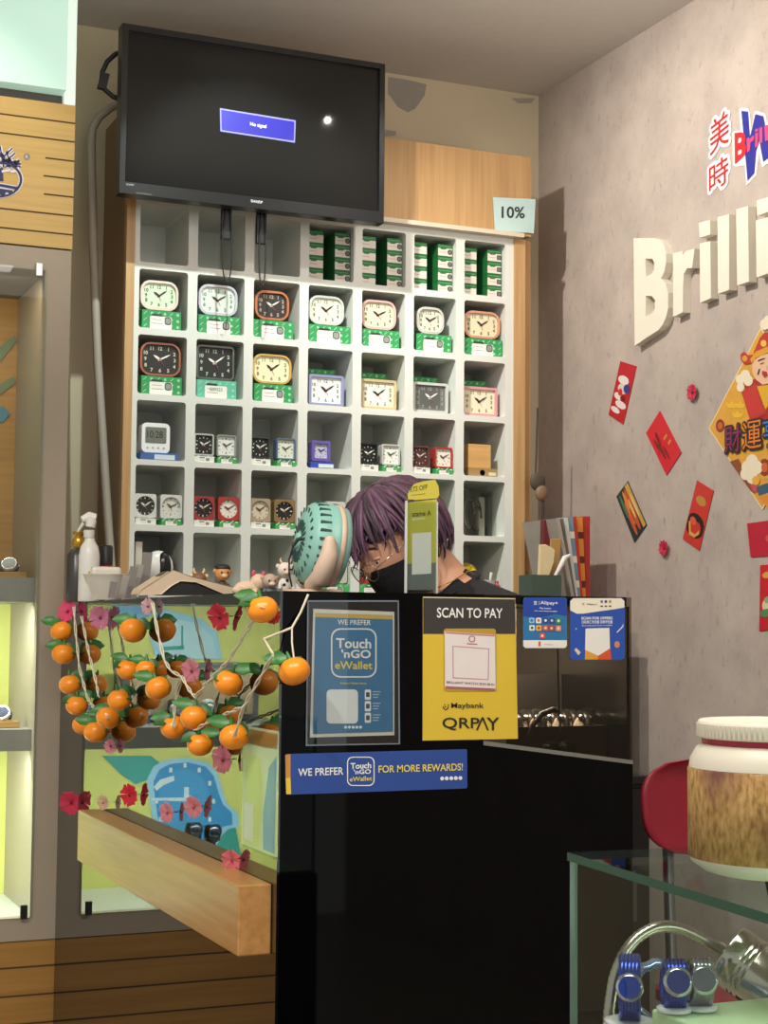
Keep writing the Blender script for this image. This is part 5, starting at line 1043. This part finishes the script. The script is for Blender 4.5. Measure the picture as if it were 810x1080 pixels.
# ================================================================== RIGHT WALL
XF = XW-.027
def letter(L, u0, label, holes=()):
    C = Crop(650, 190, 5.0625, 'X', XF); mt = M('#e6e0cf', .5, vary=.02); mb = MB()
    for loop in L:
        hs = [C.pts(h)[::-1] for h in holes] if loop is L[0] else []
        mb.prism([C.pts(loop)]+hs, (.0265, 0, 0), mt)
    return tag(mb.build('raised_letter'), label, 'sign letter', 'raised cream letters on the wall')
letter([[(92, 310), (200, 309), (232, 318), (255, 345), (265, 390), (265, 440), (256, 490), (238, 524), (262, 550), (276, 600), (277, 680), (266, 730), (245, 775), (225, 800), (160, 842), (98, 884)]], 0, 'raised cream letter B on the concrete wall, largest at the left end', holes=[[(155, 420), (190, 418), (203, 440), (202, 475), (190, 500), (157, 516)], [(157, 618), (188, 618), (206, 640), (206, 685), (190, 712), (157, 730)]])
letter([[(303, 390), (352, 378), (354, 402), (372, 378), (418, 365), (404, 468), (378, 470), (360, 500), (356, 580), (355, 705), (303, 730)]], 0, 'raised cream letter r on the concrete wall, next to the large B')
letter([[(445, 338), (502, 325), (505, 630), (447, 655)], [(440, 228), (500, 212), (502, 290), (445, 306)]], 0, 'raised cream letter i with square dot, third on the concrete wall')
letter([[(540, 197), (602, 182), (602, 585), (543, 606)]], 0, 'raised cream letter l on the concrete wall, first of the two tall strokes')
letter([[(640, 155), (703, 138), (708, 542), (645, 562)]], 0, 'raised cream letter l on the concrete wall, second of the two tall strokes')
letter([[(745, 215), (820, 195), (825, 492), (748, 520)], [(750, 108), (820, 88), (822, 165), (752, 190)]], 0, 'raised cream letter i on the concrete wall, cut by the right edge')
# logo
W = Crop(730, 90, 8.31, 'X', XW-.002)
wht2 = M('#e9e4e2', .5); nvy = M('#2b2f92', .45); rdl = M('#d2262c', .45); pkl = M('#c8487a', .45)
lo = thing('wall_logo', 'blue W logo with red lettering across it on the concrete wall', 'sign', tuple(W.p(560, 880)))
mb = MB()
mb.prism(W.pts([(412, 205), (440, 196), (492, 205), (502, 235), (516, 400), (545, 232), (560, 225), (632, 245), (645, 270), (655, 330), (740, 318), (760, 600), (625, 712), (610, 712), (584, 590), (560, 790), (475, 880), (462, 700), (380, 712), (358, 700), (352, 415), (365, 402), (425, 395)], 0), (.0018, 0, 0), wht2)
mb.face(W.pts([(430, 222), (490, 230), (506, 450), (553, 252), (562, 560), (545, 770), (485, 838)], 2), nvy); mb.face(W.pts([(553, 252), (624, 270), (660, 470), (700, 480), (720, 560), (665, 640), (622, 672), (588, 480), (562, 575)], 2), nvy)
mb.build('backing', lo)
mb = MB(); Wl = W
def holed(outer, holes, k, mt): mb.prism([W.pts(outer, k)]+[W.pts(h, k)[::-1] for h in holes], (.0003, 0, 0), mt)
holed([(370, 418), (432, 410), (462, 428), (470, 470), (462, 508), (476, 545), (468, 595), (440, 630), (374, 690)], [[(398, 460), (428, 458), (432, 480), (424, 500), (398, 508)], [(398, 570), (430, 560), (434, 585), (424, 602), (398, 615)]], 5, rdl)
for L_ in ([(478, 462), (500, 455), (502, 470), (535, 440), (545, 448), (540, 480), (512, 500), (506, 570), (480, 590)], [(552, 385), (578, 376), (578, 400), (552, 408)], [(552, 420), (578, 412), (576, 530), (552, 545)], [(588, 372), (616, 362), (616, 500), (588, 515)], [(632, 352), (700, 338), (700, 470), (640, 490)]): holed(L_, [], 5, pkl)
mb.build('lettering', lo)
for ch_, (u, v, hgt), nm, mean in (('美', (158, 625, 345), 'beautiful', 'upper'), ('時', (152, 962, 290), 'time', 'lower')):
    a = W.p(u, v); b = W.p(u+165, v-55); ex = V((0, -1, 0)); ez = V((0, 0, 1)); wd = abs(b.y-a.y)*1.02; h_ = (W.p(u, v-hgt).z-a.z)
    sh = V((0, -.10, 0))
    t = thing('wall_character', 'red Chinese character with white outline beside the blue logo, %s of two' % mean, 'sign', (XW-.002, a.y, a.z), 'Chinese characters beside the logo')
    vs, fs, x0, x1, y0, y1 = textmesh(ch_, .0)
    def skew(k, off): return [V((XW-.002-k*.0005, a.y-((x-x0)/(x1-x0)*wd), a.z-.0*(1)+((y-y0)/(y1-y0))*h_*.86+((x-x0)/(x1-x0))*h_*.16)) for x, y in vs]
    mb = MB(); mb.add(skew(3, 0), fs, M('#c21f26', .5)); mb.build('character', t)
    mb = MB()
    for q in range(14):
        for rr in (.011, .006):
            du, dv = rr*math.cos(q*PI/7), rr*math.sin(q*PI/7); mb.add([v+V((.0013-q*.00001-rr*.01, du, dv)) for v in skew(2, 0)], fs, wht2)
    mb.build('white_outline', t)
# red packets
Q = Crop(560, 320, 3.24, 'X', XW-.003)
def packet(L, col, label, art=None):
    t = thing('red_packet', label, 'red packet', tuple(Q.p(*L[2])), 'red packets on the wall'); mb = MB(); P = Q.pts(L, 0); mb.prism(P, (.0025, 0, 0), M(col, .45, vary=.06)); mb.build('envelope', t)
    if art:
        mb = MB(); c_ = lambda u, v, k=1: P[0]*(1-u)*(1-v)+P[1]*u*(1-v)+P[2]*u*v+P[3]*(1-u)*v+V((-.0006*k, 0, 0))
        for col_, pts, k in art: mb.face([c_(u, v, k) for u, v in pts], M(col_, .45))
        mb.build('printed_art', t)
blob = lambda cu, cv, ru, rv, n=10: [(min(.97, max(.03, cu+1.35*ru*math.cos(2*PI*k/n))), min(.97, max(.03, cv+1.3*rv*math.sin(2*PI*k/n)))) for k in range(n)]
packet([(305, 197), (360, 215), (315, 413), (265, 380)], '#b8242c', 'red packet with white and blue figures, uppermost on the wall', [('#e2d8d4', blob(.45, .30, .25, .06), 1), ('#d8c4c0', blob(.5, .45, .22, .07), 1), ('#2f3f86', blob(.75, .42, .14, .06), 2), ('#e2d8d4', blob(.35, .60, .2, .05), 1), ('#e2d8d4', blob(.6, .72, .26, .05), 1), ('#c9302c', blob(.42, .52, .1, .05), 2), ('#e2d8d4', blob(.35, .85, .22, .04), 1), ('#7a1a20', blob(.65, .60, .12, .04), 2)])
packet([(440, 367), (513, 510), (463, 588), (393, 443)], '#cf2230', 'plain red tilted packet with a dark flower sprig', [('#8a1a22', blob(.35, .62, .12, .05), 1), ('#7a1820', blob(.6, .70, .14, .05), 1), ('#8a1a22', blob(.7, .56, .12, .04), 1), ('#5a1a1c', [(.2, .55), (.24, .55), (.62, .86), (.58, .86)], 2), ('#8a1a22', blob(.38, .8, .1, .04), 1), ('#c98a3a', [(.45, .18), (.5, .18), (.5, .40), (.45, .40)], 1), ('#c98a3a', [(.6, .14), (.65, .14), (.65, .32), (.6, .32)], 1)])
packet([(330, 607), (395, 757), (353, 817), (292, 660)], '#2f3a3a', 'dark green packet with a coiled orange dragon design', [('#c9a04a', [(.02, .02), (.98, .02), (.98, .2), (.02, .3)], 1), ('#c85a34', blob(.5, .38, .34, .10), 2), ('#d8884a', blob(.42, .52, .28, .08), 3), ('#c85a34', blob(.62, .66, .28, .08), 2), ('#e0b86a', blob(.5, .36, .16, .05), 4), ('#3f7a5a', blob(.3, .78, .2, .06), 2), ('#b84a34', blob(.6, .5, .12, .05), 4), ('#e0c08a', blob(.5, .14, .2, .05), 3)])
packet([(567, 605), (623, 640), (575, 845), (518, 805)], '#c6362c', 'orange red packet with a black and gold ring and gold seal', [('#b8863a', blob(.5, .26, .22, .06), 1), ('#1f1a18', blob(.48, .68, .40, .15, 16), 1), ('#c6362c', blob(.5, .71, .26, .10, 16), 2), ('#d8a04a', [(.12, .66), (.22, .66), (.36, .80), (.62, .80), (.78, .70), (.82, .76), (.6, .86), (.3, .86)], 3), ('#d85a3c', blob(.35, .62, .14, .05), 3), ('#1f1a18', blob(.6, .55, .2, .04), 3)])
packet([(738, 752), (860, 735), (865, 860), (750, 867)], '#b81c34', 'deep red square packet at the right edge below the diamond poster', [('#d0523c', blob(.62, .5, .1, .08), 1), ('#c98a4a', blob(.7, .62, .08, .06), 2)])
packet([(783, 895), (880, 885), (880, 1105), (780, 1120)], '#c4202c', 'bright red packet at the right edge, lowest on the wall', [('#d9a04a', blob(.25, .16, .12, .04), 1), ('#e0c8a0', blob(.28, .62, .14, .08), 1), ('#4a8a5a', blob(.25, .74, .16, .05), 2), ('#7ab07a', blob(.3, .54, .1, .04), 2)])
for px, py, s_, lb_ in ((732, 414, 9, 'small crimson flower on the concrete wall left of the diamond poster'), (702, 578, 8.5, 'small crimson flower on the concrete wall beside the orange red packet')):
    flower(px, py, s_, '#c22848', '#8a1830', lb_, val=XW-.003)
# diamond poster
D_ = Crop(730, 330, 4.91, 'X', XW-.003); lv = D_.p(84, 598); hw_ = .245
t = thing('diamond_poster', 'gold diamond shaped festive poster with Chinese lettering at the right edge', 'poster', (XW-.003, lv.y-hw_, lv.z-hw_))
cyy, czz = lv.y-hw_, lv.z; mb = MB(); gold = M('#d8a03a', .45, vary=.15, scale=25)
dm = lambda k, s_: [V((XW-.003-k*.0005, cyy+hw_*s_, czz)), V((XW-.003-k*.0005, cyy, czz+hw_*s_)), V((XW-.003-k*.0005, cyy-hw_*s_, czz)), V((XW-.003-k*.0005, cyy, czz-hw_*s_))]
mb.prism(dm(0, 1), (.0025, 0, 0), M('#e6d2a0', .5)); mb.face(dm(1, .975), gold); mb.build('panel', t)
mb = MB(); _ak = [0]
def art(L, col, k): _ak[0] += 1; mb.face(D_.pts(L, k+_ak[0]*.02), M(col, .5))
for u, v, r_ in ((145, 585, 32), (375, 800, 42)):
    art(circ(u, v, r_, 20, r_*1.5), '#d9a24a', 3); art(circ(u, v, r_*.72, 18, r_*1.08), '#8a3a1c', 4); art(circ(u, v, r_*.4, 16, r_*.6), '#c8642c', 5)
for u, v in ((205, 470), (235, 520), (250, 470)): art([(u-30, v-5), (u-18, v+22), (u+15, v+24), (u+32, v-2), (u+12, v+4), (u, v-14), (u-12, v+2)], '#e6b830', 3); 
for u, v, r_ in ((248, 345, 22), (275, 325, 26), (290, 350, 24), (250, 385, 20), (285, 800, 30), (310, 770, 32), (335, 800, 30), (275, 835, 26), (310, 850, 30), (375, 60, 24), (392, 45, 26)): art(circ(u, v, r_, 16, r_*1.2), '#e8dcc0', 4)
art([(270, 360), (330, 340), (420, 350), (420, 560), (300, 560), (285, 480)], '#a8242a', 3); art([(255, 410), (330, 365), (385, 520), (300, 558)], '#b83a2a', 5); art([(268, 418), (326, 382), (370, 515), (305, 545)], '#c43430', 6)
art([(330, 380), (420, 370), (420, 440), (380, 500), (350, 430)], '#d8a82a', 4)
art([(310, 270), (330, 225), (380, 210), (420, 215), (420, 360), (365, 372), (330, 345), (312, 310)], '#e3b896', 6); art([(318, 205), (350, 130), (375, 100), (420, 100), (420, 205), (375, 210), (325, 240)], '#b8322a', 7); art([(300, 240), (330, 200), (420, 160), (420, 195), (330, 232), (308, 262)], '#d89a2c', 8); art([(250, 215), (270, 200), (290, 220), (318, 215), (305, 260), (270, 268), (252, 245)], '#b8322a', 7); art(circ(272, 236, 14, 14, 16), '#d89a2c', 8); art(circ(370, 158, 16, 14, 18), '#e0b84a', 9)
art([(340, 245), (375, 232), (376, 238), (341, 252)], '#2a2220', 8); art([(362, 300), (385, 305), (392, 325), (375, 338), (362, 318)], '#a8302c', 8); art([(345, 290), (352, 290), (345, 318), (336, 322)], '#2a2220', 8); art([(352, 262), (372, 255), (372, 260), (353, 267)], '#2a2220', 8); art(circ(396, 285, 12, 12, 14), '#d89a7c', 8)
art([(195, 770), (240, 755), (300, 880), (330, 940), (300, 920)], '#8a4a2a', 3); art([(330, 900), (393, 880), (400, 960), (350, 960)], '#3a5a70', 3); art([(340, 950), (400, 930), (420, 1000), (390, 1010)], '#d88a34', 4); art([(300, 890), (335, 880), (335, 930), (318, 925)], '#c8485a', 4); art(circ(330, 868, 20, 14, 24), '#e0a83a', 5)
mb.build('printed_scene', t)
for ch_, u0, u1, vb, vt, c1, bo_ in (('財', 178, 262, 728, 590, '#8a2458', 0), ('運', 270, 368, 712, 570, '#dd7a22', 0), ('亨', 376, 470, 700, 550, '#3a78c0', 0)):
    a = D_.p(u0, vb); b = D_.p(u1, vb); c_ = D_.p(u0, vt); wd = abs(b.y-a.y); ht = c_.z-a.z; x0, x1, y0, y1 = textmesh(ch_, .0)[2:]
    vs, fs = textmesh(ch_, .0)[:2]; G3 = lambda k, du, dv: [V((XW-.003-k*.0005, a.y-(x-x0)/(x1-x0)*wd-du, a.z+(y-y0)/(y1-y0)*ht+dv)) for x, y in vs]
    m_ = MB()
    for q in range(10): m_.add(G3(10-q*.02, .006*math.cos(q*PI/5), .006*math.sin(q*PI/5)), fs, M('#2a2326', .4))
    m_.build('lettering_shadow', t); m_ = MB(); m_.add(G3(12, 0, 0), fs, M(c1, .4)); m_.build('lettering', t)
# clear tape strips
tp = Crop(530, 600, 2.893, 'X', XW-.0015); mb = MB(); mb.prism(tp.pts([(728, 190), (752, 188), (756, 455), (732, 455)]), (.0006, 0, 0), pane('#ffffff', .35, 1.35, .1)); tag(mb.build('tape_strip'), 'shiny clear tape strip on the concrete wall above the jar', 'tape')

# ================================================================== BLACK CABINET, CHAIR
a = onY(682, 818, 3.45)
bc_ = thing('low_cabinet', 'low black cabinet behind the counter by the passage', 'cabinet', (a.x-.12, 3.6, 0)); bk = M('#0d0d0e', .35)
MB().box((a.x-.24, 3.45, .02), (a.x, 3.80, a.z-.02), bk).build('cabinet_body', bc_, bevel=.002); MB().box((a.x-.243, 3.44, a.z-.0195), (a.x+.003, 3.805, a.z), M('#121213', .3)).build('cabinet_top', bc_, bevel=.002); d_ = MB().box((a.x-.235, 3.432, .04), (a.x-.005, 3.4495, a.z-.03), bk).build('door', bc_); MB().box((a.x-.06, 3.424, .5), (a.x-.045, 3.4315, .62), M('#6a6a6a', .3, metal=.9)).build('handle', d_)
MB().box((a.x-.23, 3.46, 0), (a.x-.01, 3.79, .0195), bk).build('plinth', bc_)
YCh = 2.95; chl = thing('red_chair', 'red plastic chair standing beside the counter behind the glass case', 'chair', (onY(735, 900, YCh).x, YCh+.1, 0)); red = M('#a51f36', .4, vary=.04)
cl_ = onY(676, 850, YCh); ctp = onY(700, 797, YCh); cx = cl_.x+.20
mb = MB(); vs = []; nu, nv = 17, 15; zlo = onY(700, 905, YCh).z
for i in range(nv):
    t_ = i/(nv-1); z = zlo+(ctp.z-zlo)*t_; e_ = abs(2*t_-1); hw2 = .20*max(.0, 1-e_**3.0)**.42+.012
    for k in range(nu):
        s_ = -1+2*k/(nu-1); vs.append(V((cx+s_*hw2, YCh-.045*s_*s_-.03*(1-t_)+.03, z)))
fs = [(i*nu+k, i*nu+k+1, (i+1)*nu+k+1, (i+1)*nu+k) for i in range(nv-1) for k in range(nu-1)]; o = len(vs)
vs2 = [v+V((0, .012, 0)) for v in vs]; rim = [0+k for k in range(nu)]+[(i+1)*nu-1 for i in range(1, nv)]+[(nv-1)*nu+k for k in range(nu-2, -1, -1)]+[i*nu for i in range(nv-2, 0, -1)]
mb.add(vs+vs2, fs+[tuple(x+o for x in f[::-1]) for f in fs]+[(rim[i], rim[(i+1) % len(rim)], rim[(i+1) % len(rim)]+o, rim[i]+o) for i in range(len(rim))], red, True); mb.build('backrest', chl)
MB().prism([V((cx+a_, YCh-.22+b_, .45)) for a_, b_ in rrect(.42, .42, .08)], (0, 0, .022), red).build('seat', chl, bevel=.006)
mtl = M('#8f8f90', .3, metal=.9)
for sx in (-1, 1):
    MB().tube([(cx+sx*.15, YCh-.04, .46), (cx+sx*.12, YCh+.022, zlo+.03)], .012, mtl, 10).build('back_support', chl)
    for sy in (-.40, -.05): MB().tube([(cx+sx*.17, YCh+sy, .45), (cx+sx*.20, YCh+sy+(-.03 if sy < -.2 else .03), .0)], .011, mtl, 10).build('leg', chl)

# ================================================================== GLASS CASE IN FRONT
import math as _m
GC = V((.787, 1.38, 0)); ga = -math.radians(4.3); zt = .988
ge = V((math.cos(ga), math.sin(ga), 0)); gn = V((math.sin(ga), -math.cos(ga), 0))     # along the back edge, towards the camera
LX, LY = .62, .95
def g(x, y, z): return GC+ge*x+gn*y+V((0, 0, z))
gcs = thing('glass_case', 'glass topped display case in the lower right foreground with green edges', 'display case', tuple(g(LX/2, LY/2, 0)))
gp = pane('#e9f1ee', 1.0, 1.5); edge = M('#2f5a4c', .12, vary=.05); edg2 = M('#7a9a8c', .1)
def gbox(mb, a, b, mt): 
    (x0, y0, z0), (x1, y1, z1) = a, b; P = [g(x, y, z) for z in (z0, z1) for x, y in ((x0, y0), (x1, y0), (x1, y1), (x0, y1))]; mb.add(P, [(3, 2, 1, 0), (4, 5, 6, 7), (0, 1, 5, 4), (1, 2, 6, 5), (2, 3, 7, 6), (3, 0, 4, 7)], mt); return mb
t8 = .008
mb = MB(); P = [g(0, 0, zt), g(LX, 0, zt), g(LX, LY, zt), g(0, LY, zt)]; mb.face(P, gp); mb.face([v-V((0, 0, t8)) for v in P], pane('#f6faf8', .5, 1.3))
for i in range(4): a, b = P[i], P[(i+1) % 4]; mb.face([a, b, b-V((0, 0, t8)), a-V((0, 0, t8))], edge if i in (2, 3) else gp)
mb.build('glass_top', gcs)
zb = .62
for nm, (a, b), (e0, e1) in (('left', ((.001, .004, zb), (.007, LY-.004, zt-t8-.0005)), 0), ('back', ((.0075, .001, zb), (LX-.0075, .007, zt-t8-.0005)), 0), ('front', ((.0075, LY-.007, zb), (LX-.0075, LY-.001, zt-t8-.0005)), 0), ('right', ((LX-.007, .004, zb), (LX-.001, LY-.004, zt-t8-.0005)), 0)) if False else (('left', ((.001, .004, zb), (.007, LY-.004, zt-t8-.0005)), (0, 0)), ('back', ((.0075, .001, zb), (LX-.0075, .007, zt-t8-.0005)), (0, 0)), ('front', ((.0075, LY-.007, zb), (LX-.0075, LY-.001, zt-t8-.0005)), (0, 0)), ('right', ((LX-.007, .004, zb), (LX-.001, LY-.004, zt-t8-.0005)), (0, 0))):
    mb = MB(); (x0, y0, z0), (x1, y1, z1) = a, b
    if nm in ('left', 'right'):
        mb.face([g(x0, y0, z0), g(x0, y1, z0), g(x0, y1, z1), g(x0, y0, z1)], gp)
        for y in (y0, y1): mb.face([g(x0, y, z0), g(x1, y, z0), g(x1, y, z1), g(x0, y, z1)], edg2)
    else:
        mb.face([g(x0, y0, z0), g(x1, y0, z0), g(x1, y0, z1), g(x0, y0, z1)], gp)
        for x in (x0, x1): mb.face([g(x, y0, z0), g(x, y1, z0), g(x, y1, z1), g(x, y0, z1)], edg2)
    mb.build('glass_pane', gcs)
gbox(MB(), (-.004, -.004, 0), (LX+.004, LY+.004, zb-.001), M('#1c1d1f', .4)).build('base_cabinet', gcs, bevel=.003)
gbox(MB(), (.008, .008, zb), (LX-.008, LY-.008, zb+.006), M('#cfe0cc', .4)).build('deck', gcs)
# light green stepped riser
q0 = onY(687, 1064, 1.225); sr = thing('green_riser', 'pale green display step inside the glass case', 'display riser', (q0.x+.2, 1.02, zb+.0065))
MB().box((q0.x, .80, zb+.0065), (q0.x+.40, 1.225, q0.z), M('#c8e6b4', .4)).build('step', sr, bevel=.002)
# gooseneck lamp
YL = 1.335; lp = [onY(x, y, YL) for x, y in ((641, 1085), (643, 1060), (648, 1030), (658, 1005), (672, 988), (690, 978), (706, 976.5), (722, 981), (738, 989), (752, 997), (764, 1004))]
b0 = lp[0]; gnk = thing('gooseneck_lamp', 'steel gooseneck lamp arching inside the glass case', 'lamp', (b0.x, YL, zb+.0065)); st = M('#b8b2a6', .25, metal=1.0, vary=.1)
n_ = [V((b0.x-.001, YL, zb+.012))]+lp; mb = MB(); Q_ = []
for a, b in zip(n_, n_[1:]):
    q = max(2, int((b-a).length/.0028)); Q_ += [a.lerp(b, i/q) for i in range(q)]
for _k in range(8): Q_ = [Q_[0]]+[(Q_[i-1]+Q_[i]*2+Q_[i+1])/4 for i in range(1, len(Q_)-1)]+[Q_[-1]]
mb.tube(Q_, [.0060 if i % 2 else .0052 for i in range(len(Q_))], st, 12); mb.build('flexible_neck', gnk)
MB().lathe([(.0195, 0), (.02, .004), (.017, .009), (.008, .012)], (b0.x, YL, zb+.0066), (0, 0, 1), st, 28).build('lamp_base', gnk)
h0 = onY(768, 1006, YL); h1 = onY(822, 1044, YL-.04); ax = (h1-h0).normalized(); L = (h1-h0).length; R_ = .0305
MB().lathe([(.006, -.012), (.008, -.002), (R_*.98, 0), (R_, .002), (R_, L*.30), (R_*.985, L*.31), (R_, L*.32), (R_, L*.38), (R_*.985, L*.39), (R_, L*.40), (R_, L*.48), (R_*.985, L*.49), (R_, L*.5), (R_, L*1.25), (R_*1.06, L*1.26), (R_*1.06, L*1.6), (R_*.9, L*1.6)], h0, ax, M('#c4bdae', .16, metal=1.0, vary=.05), 36).build('lamp_head', gnk)
# watches and stands in the case
def bandwatch(px, py, Y, z, r, col, mt, label, tiltv=(0, -1, .3)):
    p = onY(px, py, Y); t = thing('case_watch', label, 'watch', (p.x, Y, z), 'watches in the glass case'); x_, y_, z_ = basis(tiltv); bl = M(col, .15, metal=.8, vary=.3, scale=300)
    side_ = V((0, 0, 1)).cross(V(tiltv)).normalized()
    cz = z+r+.005; mb = MB(); P = [V((p.x, Y, cz))+V(tiltv).normalized()*r*math.cos(a)+V((0, 0, r*math.sin(a))) for a in [2*PI*k/28 for k in range(29)]]
    for s_ in (-1, -.5, 0, .5, 1): mb.tube([q+side_*s_*.0065+V((0, 0, .0012*math.sin(i*2.2))) for i, q in enumerate(P)], .0036, bl, 6)
    mb.build('bracelet', t); c = V((p.x, Y, cz))+V(tiltv).normalized()*(r+.001)
    mb = MB(); mb.lathe([(.0001, -.004), (.011, -.004), (.0125, 0), (.0125, .003), (.010, .0045)], c, tiltv, M('#b9bdc4', .15, metal=.9), 26); mb.lathe([(.010, .0046), (.0001, .0052)], c, tiltv, mt, 26); mb.build('dial', t)
    MB().lathe([(r*.8, 0), (r*.85, .003), (r*.62, .004)], (p.x, Y, z+.0003), (0, 0, 1), M('#dfe3e0', .3), 20).build('stand', t)
zd = zb+.0068
rw = [(664, 1014, 1.29, .060, '#3a55b8', 'sparkling blue bracelet watch left of the lamp arch in the glass case'), (697, 1026, 1.33, .052, '#8fa4c8', 'silver blue bracelet watch under the arch of the lamp')]
for k, (px, py, Y, r, col, lb_) in enumerate(rw):
    p = onY(px, py, Y); h_ = p.z-r*.6-.02
    pd = thing('watch_pedestal', ('white', 'pale grey', 'cream')[k]+' round pedestal carrying the '+lb_.split(' in the')[0].split(' of the case')[0], 'pedestal', (p.x, Y, zd), 'watch pedestals in the glass case')
    MB().lathe([(.023, 0), (.023, .004), (.019, .006), (.019, h_-zd-.004), (.023, h_-zd-.003), (.023, h_-zd)], (p.x, Y, zd+.0002), (0, 0, 1), M(('#d9dde0', '#c2c8cc', '#d8d2c4')[k], .3), 24).build('column', pd)
    bandwatch(px, py, Y, h_+.0008, .027, col, M(('#2f4aa0', '#6f86b0', '#9a9ca4')[k], .15, metal=.8), lb_, ((-.5, -.8, .2), (-.9, .35, .1), (-.7, -.6, .2))[k])
for k, (px, Y, col, lb_) in enumerate(((711, 1.207, '#2f48a8', 'dark blue jewelled watch on the green step beside the lamp'), (738, 1.205, '#8f9098', 'grey metal watch on the green step behind the lamp head'))):
    bandwatch(px, 1040, Y, q0.z+.0008, .018, col, M('#3b4a86' if k == 0 else '#70747c', .15, metal=.8), lb_, (-.4, -.9, .3))
lamp('case_lamp_light', 'SPOT', h0+ax*(L*1.62), h0+ax*(L*4)+V((-.02, 0, -.03)), 3, (1, .97, .88), .01, angle=1.6, blend=.6)
lamp('case_strip_light', 'AREA', g(.3, .50, zt-.02), g(.25, .2, zb), .6, (.9, 1.0, .96), .5, .02)
# jar
jc = V((.892, 1.197, zt)); jk = (jc-EYE).dot(FW)/F; rj = 90*jk; zz = lambda py: onY(822, py, jc.y-.02).z
jr = thing('storage_jar', 'white lidded jar with rough brown wrap and red band on the glass case', 'jar', tuple(jc)); crm = M('#e6dfcb', .4, vary=.03)
z1, z2, z3, z4, z5 = [zz(y) - zt for y in (908, 812, 786, 780, 761)]
MB().lathe([(rj*.72, 0), (rj*.82, .002), (rj*.97, .010), (rj*.985, z1), ], jc+V((0, 0, .0005)), (0, 0, 1), crm, 64).build('jar_foot', jr)
brown = bpy.data.materials.new('rough_wrap'); brown.use_nodes = True; nt = brown.node_tree; b_ = nt.nodes['Principled BSDF']; tc = nt.nodes.new('ShaderNodeTexCoord'); mp2 = nt.nodes.new('ShaderNodeMapping'); mp2.inputs['Scale'].default_value = (230, 230, 95); n1 = nt.nodes.new('ShaderNodeTexNoise'); n1.inputs['Scale'].default_value = 1; n1.inputs['Detail'].default_value = 6; n2 = nt.nodes.new('ShaderNodeTexNoise'); n2.inputs['Scale'].default_value = 14; n2.inputs['Detail'].default_value = 3
r1 = ramp(nt, [(.3, lin('#84602f')), (.5, lin('#b48a4c')), (.72, lin('#c9a870'))]); r2 = ramp(nt, [(.5, (0, 0, 0)), (.68, (1, 1, 1))]); mx = nt.nodes.new('ShaderNodeMix'); mx.data_type = 'RGBA'; mx.inputs['B'].default_value = lin('#70433a')
nt.links.new(tc.outputs['Object'], mp2.inputs[0]); nt.links.new(mp2.outputs[0], n1.inputs['Vector']); nt.links.new(tc.outputs['Object'], n2.inputs['Vector']); nt.links.new(n1.outputs['Fac'], r1.inputs[0]); nt.links.new(n2.outputs['Fac'], r2.inputs[0]); nt.links.new(r2.outputs[0], mx.inputs['Factor']); nt.links.new(r1.outputs[0], mx.inputs['A']); nt.links.new(mx.outputs['Result'], b_.inputs['Base Color']); b_.inputs['Roughness'].default_value = .7
MB().lathe([(rj*.985, z1+.0003), (rj*1.0, z1+.001), (rj*1.0, z2-.001), (rj*.985, z2)], jc, (0, 0, 1), brown, 64).build('brown_wrap', jr)
MB().lathe([(rj*.985, z2+.0003), (rj*.97, z2+.008), (rj*.90, z3-.004), (rj*.84, z3-.0005)], jc, (0, 0, 1), crm, 64).build('jar_shoulder', jr)
MB().lathe([(rj*.83, z3-.006), (rj*.83, z4)], jc, (0, 0, 1), M('#a51c36', .35), 64).build('red_band', jr)
mb = MB(); mb.lathe([(rj*.86, z4), (rj*.885, z4+.001), (rj*.885, z5-.004), (rj*.87, z5-.001), (rj*.85, z5), (rj*.80, z5-.003), (.0001, z5-.003)], jc, (0, 0, 1), crm, 96)
for q in range(90):
    a = 2*PI*q/90; d = V((math.cos(a), math.sin(a), 0)); mb.obox(jc+d*(rj*.886)+V((0, 0, z4+.007)), d*.0012, V((-d.y, d.x, 0))*.0022, (0, 0, .011), crm)
mb.build('lid', jr)
for o in list(COL.objects):
    if '_w' in o.keys(): del o['_w']
